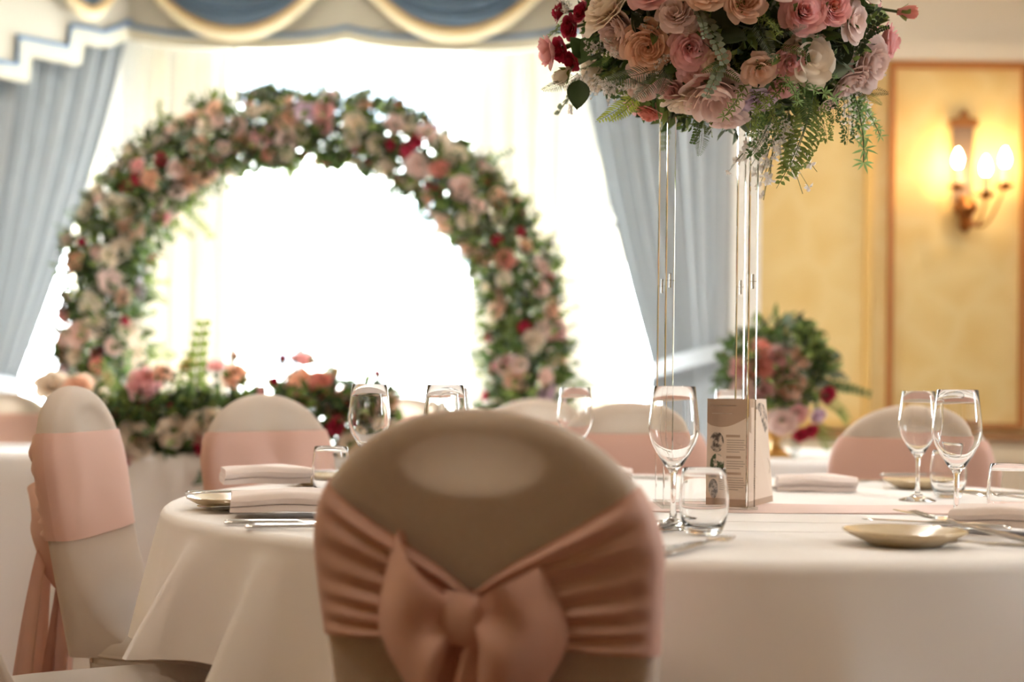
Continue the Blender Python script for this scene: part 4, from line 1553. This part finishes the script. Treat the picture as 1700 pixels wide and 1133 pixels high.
# ------------------------------------------------------------------ flower arch
DA = 5.62
arch_px = [(196, 1130), (190, 1020), (184, 900), (178, 760), (172, 640), (166, 540), (170, 470), (188, 405), (220, 345), (268, 288), (330, 244), (405, 218), (480, 212), (555, 214), (625, 224),
           (690, 252), (745, 300), (795, 352), (838, 410), (864, 470), (876, 540), (876, 620), (872, 700), (868, 800), (864, 920), (860, 1020), (858, 1130)]
AP = [P(a, b, DA) for a, b in arch_px]
for p in AP: p.z = max(p.z, 0.02)
seg = [0]
for a, b in zip(AP, AP[1:]): seg.append(seg[-1] + (b - a).length)


def arch_at(t):
    s = t * seg[-1]
    for i in range(len(AP) - 1):
        if s <= seg[i + 1] or i == len(AP) - 2:
            k_ = (s - seg[i]) / max(1e-6, seg[i + 1] - seg[i])
            return AP[i].lerp(AP[i + 1], k_), (AP[i + 1] - AP[i]).normalized()


arch = thing('flower_arch', 'tall horseshoe arch of pink and cream roses and greenery before the window', 'flower arch', (AP[0].lerp(AP[-1], .5).x, DA, 0))
part('frame', MB().tube([p - arch.location for p in AP], 0.018, 8), 'legmetal', arch)
for p in (AP[0], AP[-1]):
    q = p - arch.location
    part('foot', MB().box((q.x - 0.12, q.y - 0.18, 0.0), (q.x + 0.12, q.y + 0.18, 0.012)), 'legmetal', arch, False)


def arch_r(t): return 0.125 + 0.05 * abs(2 * t - 1) ** 0.8 * (1 if t < .5 else 0.75)


def arch_pts(lo, hi):
    def f(rnd):
        t = rnd.uniform(0.02, .98)
        p, tn = arch_at(t)
        a = rnd.uniform(0, 2 * PI)
        side = tn.cross(Vector((0, -1, 0))).normalized()
        o = Vector((0, -1, 0)) * math.cos(a) + side * math.sin(a)
        q = p + o * arch_r(t) * rnd.uniform(lo, hi) ** .7
        q.z = max(q.z, .05)
        return q, o
    return f


foliage('foliage', arch_pts(.2, 1.0), arch, 9000, 0.062, 21, (5, 5, 4, 3, 2))
foliage('fine_foliage', arch_pts(.8, 1.45), arch, 3400, 0.04, 22, (2, 4, 4, 5, 2))
foliage('small_white_blossom', arch_pts(.75, 1.2), arch, 900, 0.028, 23, (3, 1), mats=['petal_white', 'petal_blush'])
ACOL = ['cream'] * 8 + ['blush'] * 7 + ['peach'] * 7 + ['pink'] * 4 + ['ivory'] * 5 + ['coral'] * 1 + ['red'] * 5 + ['lilac'] * 1
rnd = random.Random(5)
cnt = 0
ap_ = []
tries = 0
while cnt < 270 and tries < 6000:
    tries += 1
    t = rnd.uniform(0.02, .98)
    p, tn = arch_at(t)
    a = rnd.gauss(0, 1.0) if rnd.random() < .8 else rnd.uniform(0, 2 * PI)
    if p.z < 0.7 and rnd.random() < .72: continue
    side = tn.cross(Vector((0, -1, 0))).normalized()
    o = Vector((0, -1, 0)) * math.cos(a) + side * math.sin(a)
    cl = rnd.choice(ACOL)
    s_ = rnd.uniform(.040, .055) if cl == 'red' else rnd.uniform(.052, .098)
    q = p + o * arch_r(t) * rnd.uniform(.98, 1.16)
    if q.z < .08: continue
    if any((q - w).length < (s_ + ws) * .36 for w, ws in ap_): continue
    ap_.append((q, s_))
    put('rose' if cl != 'ivory' else 'cream_rose', flower(rnd.choice(['rose', 'english', 'peony', 'open']), cl, False, 0), arch, q - o * s_ * .3, o + rdir(rnd) * .4, s_)
    cnt += 1
# loose tendrils standing off the arch
for i in range(40):
    t = rnd.uniform(.12, .9); p, tn = arch_at(t)
    if p.z < .7: continue
    side = tn.cross(Vector((0, -1, 0))).normalized() * rnd.choice((-1, 1, 1))
    a = p + side * arch_r(t) * .8
    b = a + side * rnd.uniform(.09, .17) + rdir(rnd) * .05
    put_sprig(rnd.choice(['euc', 'star', 'fern']), rnd.choice(['leaf_mid', 'leaf_light', 'leaf_grey']), arch, a, b, Vector((0, -1, .2)), rnd.choice((1, 2)))

# ------------------------------------------------------------------ head table with its cloth and garland
HX0, HX1, HY0, HY1 = -2.75, -0.30, 4.56, 5.22
ht = thing('rectangular_table', 'long rectangular trestle table beneath the floor-length cloth by the arch', 'table', ((HX0 + HX1) / 2, (HY0 + HY1) / 2, 0))
hw_, hd_ = (HX1 - HX0) / 2, (HY1 - HY0) / 2
part('tabletop', MB().box((-hw_, -hd_, 0.72), (hw_, hd_, 0.744)), 'wood', ht, False)
for a in (-1, 1):
    for b in (-1, 1):
        part('leg', MB().tube([(a * (hw_ - .15), b * (hd_ - .08), .719), (a * (hw_ - .15), b * (hd_ - .08), 0)], .018, 8), 'legmetal', ht)


def box_cloth(hw, hd, zt, zb, seed):
    m = MB()
    NPm = 300
    per = 4 * (hw + hd)
    rows = [(-0.3, 0), (-0.05, 0), (-.008, 0), (0.004, -.003), (0.012, -.012), (0.016, -.03)] + [(0.016, None, k / 10) for k in range(1, 11)]

    def base(i):
        s = (i % 1.0) * per
        r = 0.03
        if s < 2 * hw: return Vector((-hw + s, -hd, 0)), Vector((0, -1, 0))
        s -= 2 * hw
        if s < 2 * hd: return Vector((hw, -hd + s, 0)), Vector((1, 0, 0))
        s -= 2 * hd
        if s < 2 * hw: return Vector((hw - s, hd, 0)), Vector((0, 1, 0))
        s -= 2 * hw
        return Vector((-hw, hd - s, 0)), Vector((-1, 0, 0))

    def fn(i, j):
        p, n = base(i)
        n2_ = (base(i + .004)[1] + base(i - .004)[1] + n).normalized()
        row = rows[round(j * (len(rows) - 1))]
        off = max(row[0], -hd + 0.01)
        if len(row) == 2:
            return p + (n if off < 0 else n2_) * off + Vector((0, 0, zt + row[1]))
        d = row[2]
        s = i * per
        w = (0.5 + 0.5 * math.sin(s * 9 + 1.3 * math.sin(s * 3.1 + seed))) * 0.05 * d
        return p + n2_ * (off + w) + Vector((0, 0, lerp(zt - .03, zb, d)))
    m.grid(fn, NPm, len(rows) - 1, cu=True)
    m.box((-hw + .25, -hd + .25, zt - .0005), (hw - .25, hd - .25, zt))
    return m


hc = part('tablecloth', box_cloth(hw_ + .004, hd_ + .004, .750, .015, 2), 'linen', None, 60, loc=ht.location)
tag(hc, 'floor-length white cloth on the long table under the flower garland', 'tablecloth')

GD = 4.68
gar = thing('flower_garland', 'low garland of cream roses, red blooms and greenery along the long table', 'flower garland', (P(390, 740, GD).x, GD, 0.7515))


def gar_pts(rnd):
    if rnd.random() < .62:
        px = rnd.uniform(150, 440); w = 1 - abs((px - 290) / 170) ** 3
        py = rnd.uniform(662, 752)
    else:
        px = rnd.uniform(455, 655); w = 1 - abs((px - 545) / 110) ** 3
        py = rnd.uniform(650, 748)
    d = GD + rnd.uniform(-.13, .16)
    p = P(px, py, d)
    p.z = max(p.z, 0.768)
    c = P(px, 715, GD)
    o = (p - c); o = o.normalized() if o.length > 1e-3 else Vector((0, 0, 1))
    return p, (o + Vector((0, -.3, .3))).normalized()


foliage('foliage', gar_pts, gar, 2400, 0.055, 31, (5, 5, 4, 2, 1))


def gar_pts2(rnd):
    p, o = gar_pts(rnd)
    p.z += rnd.uniform(0, .12)
    return p, o


foliage('fine_foliage', gar_pts2, gar, 700, 0.035, 32, (2, 4, 3, 4, 2))
GF = [(222, 730, 50, 'english', 'cream'), (287, 715, 42, 'english', 'cream'), (325, 712, 44, 'rose', 'cream'), (352, 704, 46, 'english', 'cream'), (184, 688, 46, 'rose', 'peach'), (238, 635, 46, 'peony', 'pink'), (240, 665, 24, 'rose', 'red'),
      (262, 666, 26, 'rose', 'red'), (277, 664, 20, 'rose', 'red'), (345, 737, 34, 'peony', 'red'), (207, 756, 24, 'rose', 'red'), (270, 620, 26, 'peony', 'peach'), (390, 624, 36, 'peony', 'peach'), (500, 634, 40, 'peony', 'peach'), (530, 640, 46, 'peony', 'coral'),
      (508, 660, 26, 'rose', 'red'), (572, 660, 34, 'rose', 'coral'), (565, 682, 36, 'rose', 'pink'), (556, 707, 26, 'rose', 'red'), (455, 637, 22, 'bud', 'red'), (85, 636, 44, 'rose', 'cream'), (124, 642, 42, 'rose', 'peach'), (160, 655, 34, 'open', 'cream'),
      (528, 664, 26, 'rose', 'blush'), (610, 690, 36, 'rose', 'pink'), (640, 668, 34, 'rose', 'peach'), (430, 655, 24, 'bud', 'pink'), (200, 672, 28, 'rose', 'red'), (640, 715, 34, 'rose', 'cream'), (585, 735, 34, 'english', 'cream')]
for (px, py, dm, kd, cl) in GF:
    dd = GD - .14 if py > 690 else GD - .04
    p = P(px, py, dd); n = Vector((random.uniform(-.3, .3), -1, .25 if py > 690 else .7))
    s_ = dm * dd / F * 1.25
    put('rose' if kd != 'peony' else 'peony', flower(kd, cl, True, 0), gar, p - n.normalized() * s_ * .3, n, s_)
for (px, py, dm, cl, bx) in [(315, 601, 22, 'gold', 318), (361, 601, 24, 'pink', 358), (388, 592, 17, 'peach', 384), (468, 597, 17, 'red', 482), (503, 588, 30, 'pink', 512), (555, 618, 20, 'gold', 556), (628, 622, 17, 'red', 610), (430, 655, 16, 'coral', 428)]:
    p = P(px, py, GD + .02); b = P(bx, 690, GD + .02)
    s_ = dm * GD / F * 1.5
    o = put('stemmed_bloom', flower('bud' if dm < 21 else 'peony', cl, False, 0), gar, p - Vector((0, 0, s_ * .4)), Vector((random.uniform(-.3, .3), -.3, 1)), s_)
    part('stem', MB().tube([b - gar.location, (b.lerp(p, .5) + Vector((.01, 0, 0))) - gar.location, p - Vector((0, 0, s_ * .4)) - gar.location], .0028, 6), 'stem', gar)
for (x0, y0, x1, y1, kd, gr) in [(325, 690, 316, 540, 'euc', 'leaf_light'), (290, 680, 300, 590, 'star', 'leaf_light'), (480, 680, 478, 590, 'fern', 'leaf_dark'), (440, 680, 400, 640, 'fern', 'leaf_mid'), (200, 660, 160, 600, 'fern', 'leaf_light'),
                                 (220, 650, 205, 590, 'star', 'leaf_pale'), (560, 690, 590, 630, 'fern', 'leaf_mid'), (150, 680, 110, 620, 'euc', 'leaf_grey'), (348, 740, 352, 800, 'euc', 'leaf_dark'), (600, 700, 650, 650, 'star', 'leaf_mid')]:
    put_sprig(kd, gr, gar, P(x0, y0, GD - .02), P(x1, y1, GD - (.02 if y1 < 760 else .23)), Vector((0, -1, .2)), 1)

# ------------------------------------------------------------------ urn table
UT = Vector((P(1287, 760, 4.80).x + 0.05, 5.12, 0)); UR = 0.55
ut = thing('round_table', 'small round wooden table beneath the cloth that carries the gold urn', 'table', UT)
part('tabletop', MB().lathe([(0, 0.722), (UR, 0.722), (UR, 0.744), (0, 0.744)], 48), 'wood', ut, False)
for k in range(4):
    a = PI / 4 + k * PI / 2
    part('leg', MB().tube([(.35 * math.cos(a), .35 * math.sin(a), .721), (.4 * math.cos(a), .4 * math.sin(a), 0)], .018, 8), 'legmetal', ut)
uc = part('tablecloth', round_cloth(UR + .002, .750, lambda th: .10, lambda th: .05 * (.5 + .5 * math.sin(th * 14)), 168), 'linen', None, 60, loc=UT)
tag(uc, 'white cloth on the round table that carries the gold urn of flowers', 'tablecloth')
UP = Vector((P(1287, 760, 4.80).x, 4.80, 0.7507))
urn = thing('flower_urn', 'gold footed urn by the yellow wall, filled with pink roses and ferns', 'vase', UP)
part('urn', MB().lathe([(0, 0), (.055, 0), (.056, .008), (.045, .014), (.025, .028), (.016, .045), (.018, .055), (.045, .07), (.075, .10), (.088, .135), (.092, .15), (.086, .15), (.07, .11), (0, .09)], 32), 'gold_urn', urn)
UF = UP + Vector((0, 0, .30)); UE = Vector((.19, .18, .17))


def urn_pts(rnd):
    v = rdir(rnd)
    if v.z < -.7: v.z = -.5; v.normalize()
    return UF + Vector((v.x * UE.x, v.y * UE.y, v.z * UE.z)) * rnd.uniform(.45, 1.0), v


foliage('foliage', urn_pts, urn, 1500, 0.05, 41, (5, 5, 4, 3, 2))
for (px, py, dm, kd, cl) in [(1262, 578, 30, 'rose', 'coral'), (1262, 612, 42, 'english', 'coral'), (1290, 592, 36, 'peony', 'pink'), (1294, 620, 40, 'peony', 'pink'), (1318, 642, 44, 'peony', 'peach'), (1329, 596, 36, 'rose', 'peach'), (1377, 657, 28, 'rose', 'red'),
                             (1330, 725, 24, 'rose', 'red'), (1348, 718, 24, 'rose', 'red'), (1300, 705, 44, 'open', 'blush'), (1360, 692, 24, 'rose', 'lilac'), (1270, 650, 36, 'rose', 'pink'), (1325, 690, 32, 'open', 'pink'), (1225, 610, 34, 'rose', 'pink'),
                             (1232, 650, 36, 'peony', 'blush'), (1250, 700, 34, 'open', 'blush'), (1220, 690, 30, 'rose', 'red')]:
    p = P(px, py, 4.66); v = (p - UF).normalized() + Vector((0, -.8, 0))
    s_ = dm * 4.66 / F * 1.05
    put('rose', flower(kd, cl, False, 0), urn, p - v.normalized() * s_ * .3, v, s_)
for i, (x0, y0, x1, y1, kd, gr) in enumerate([(1290, 600, 1285, 540, 'finefern', 'leaf_pale'), (1300, 600, 1312, 555, 'breath', 'leaf_grey'), (1350, 620, 1380, 580, 'fern', 'leaf_mid'), (1360, 620, 1400, 600, 'fern', 'leaf_pale'), (1370, 640, 1445, 645, 'euc', 'leaf_mid'),
                                              (1360, 660, 1420, 690, 'fern', 'leaf_light'), (1350, 700, 1385, 750, 'fern', 'leaf_light'), (1340, 700, 1400, 730, 'finefern', 'leaf_light'), (1370, 620, 1410, 625, 'euc', 'leaf_grey'), (1240, 620, 1185, 600, 'euc', 'leaf_mid'), (1230, 640, 1175, 640, 'fern', 'leaf_dark'),
                                              (1230, 680, 1190, 710, 'fern', 'leaf_mid'), (1320, 720, 1325, 765, 'finefern', 'leaf_grey'), (1390, 680, 1412, 705, 'euc', 'leaf_light'), (1330, 600, 1345, 565, 'star', 'leaf_light')]):
    put_sprig(kd, gr, urn, P(x0, y0, 4.70), P(x1, y1, 4.64), Vector((0, -1, .2)), 1 + i % 3)
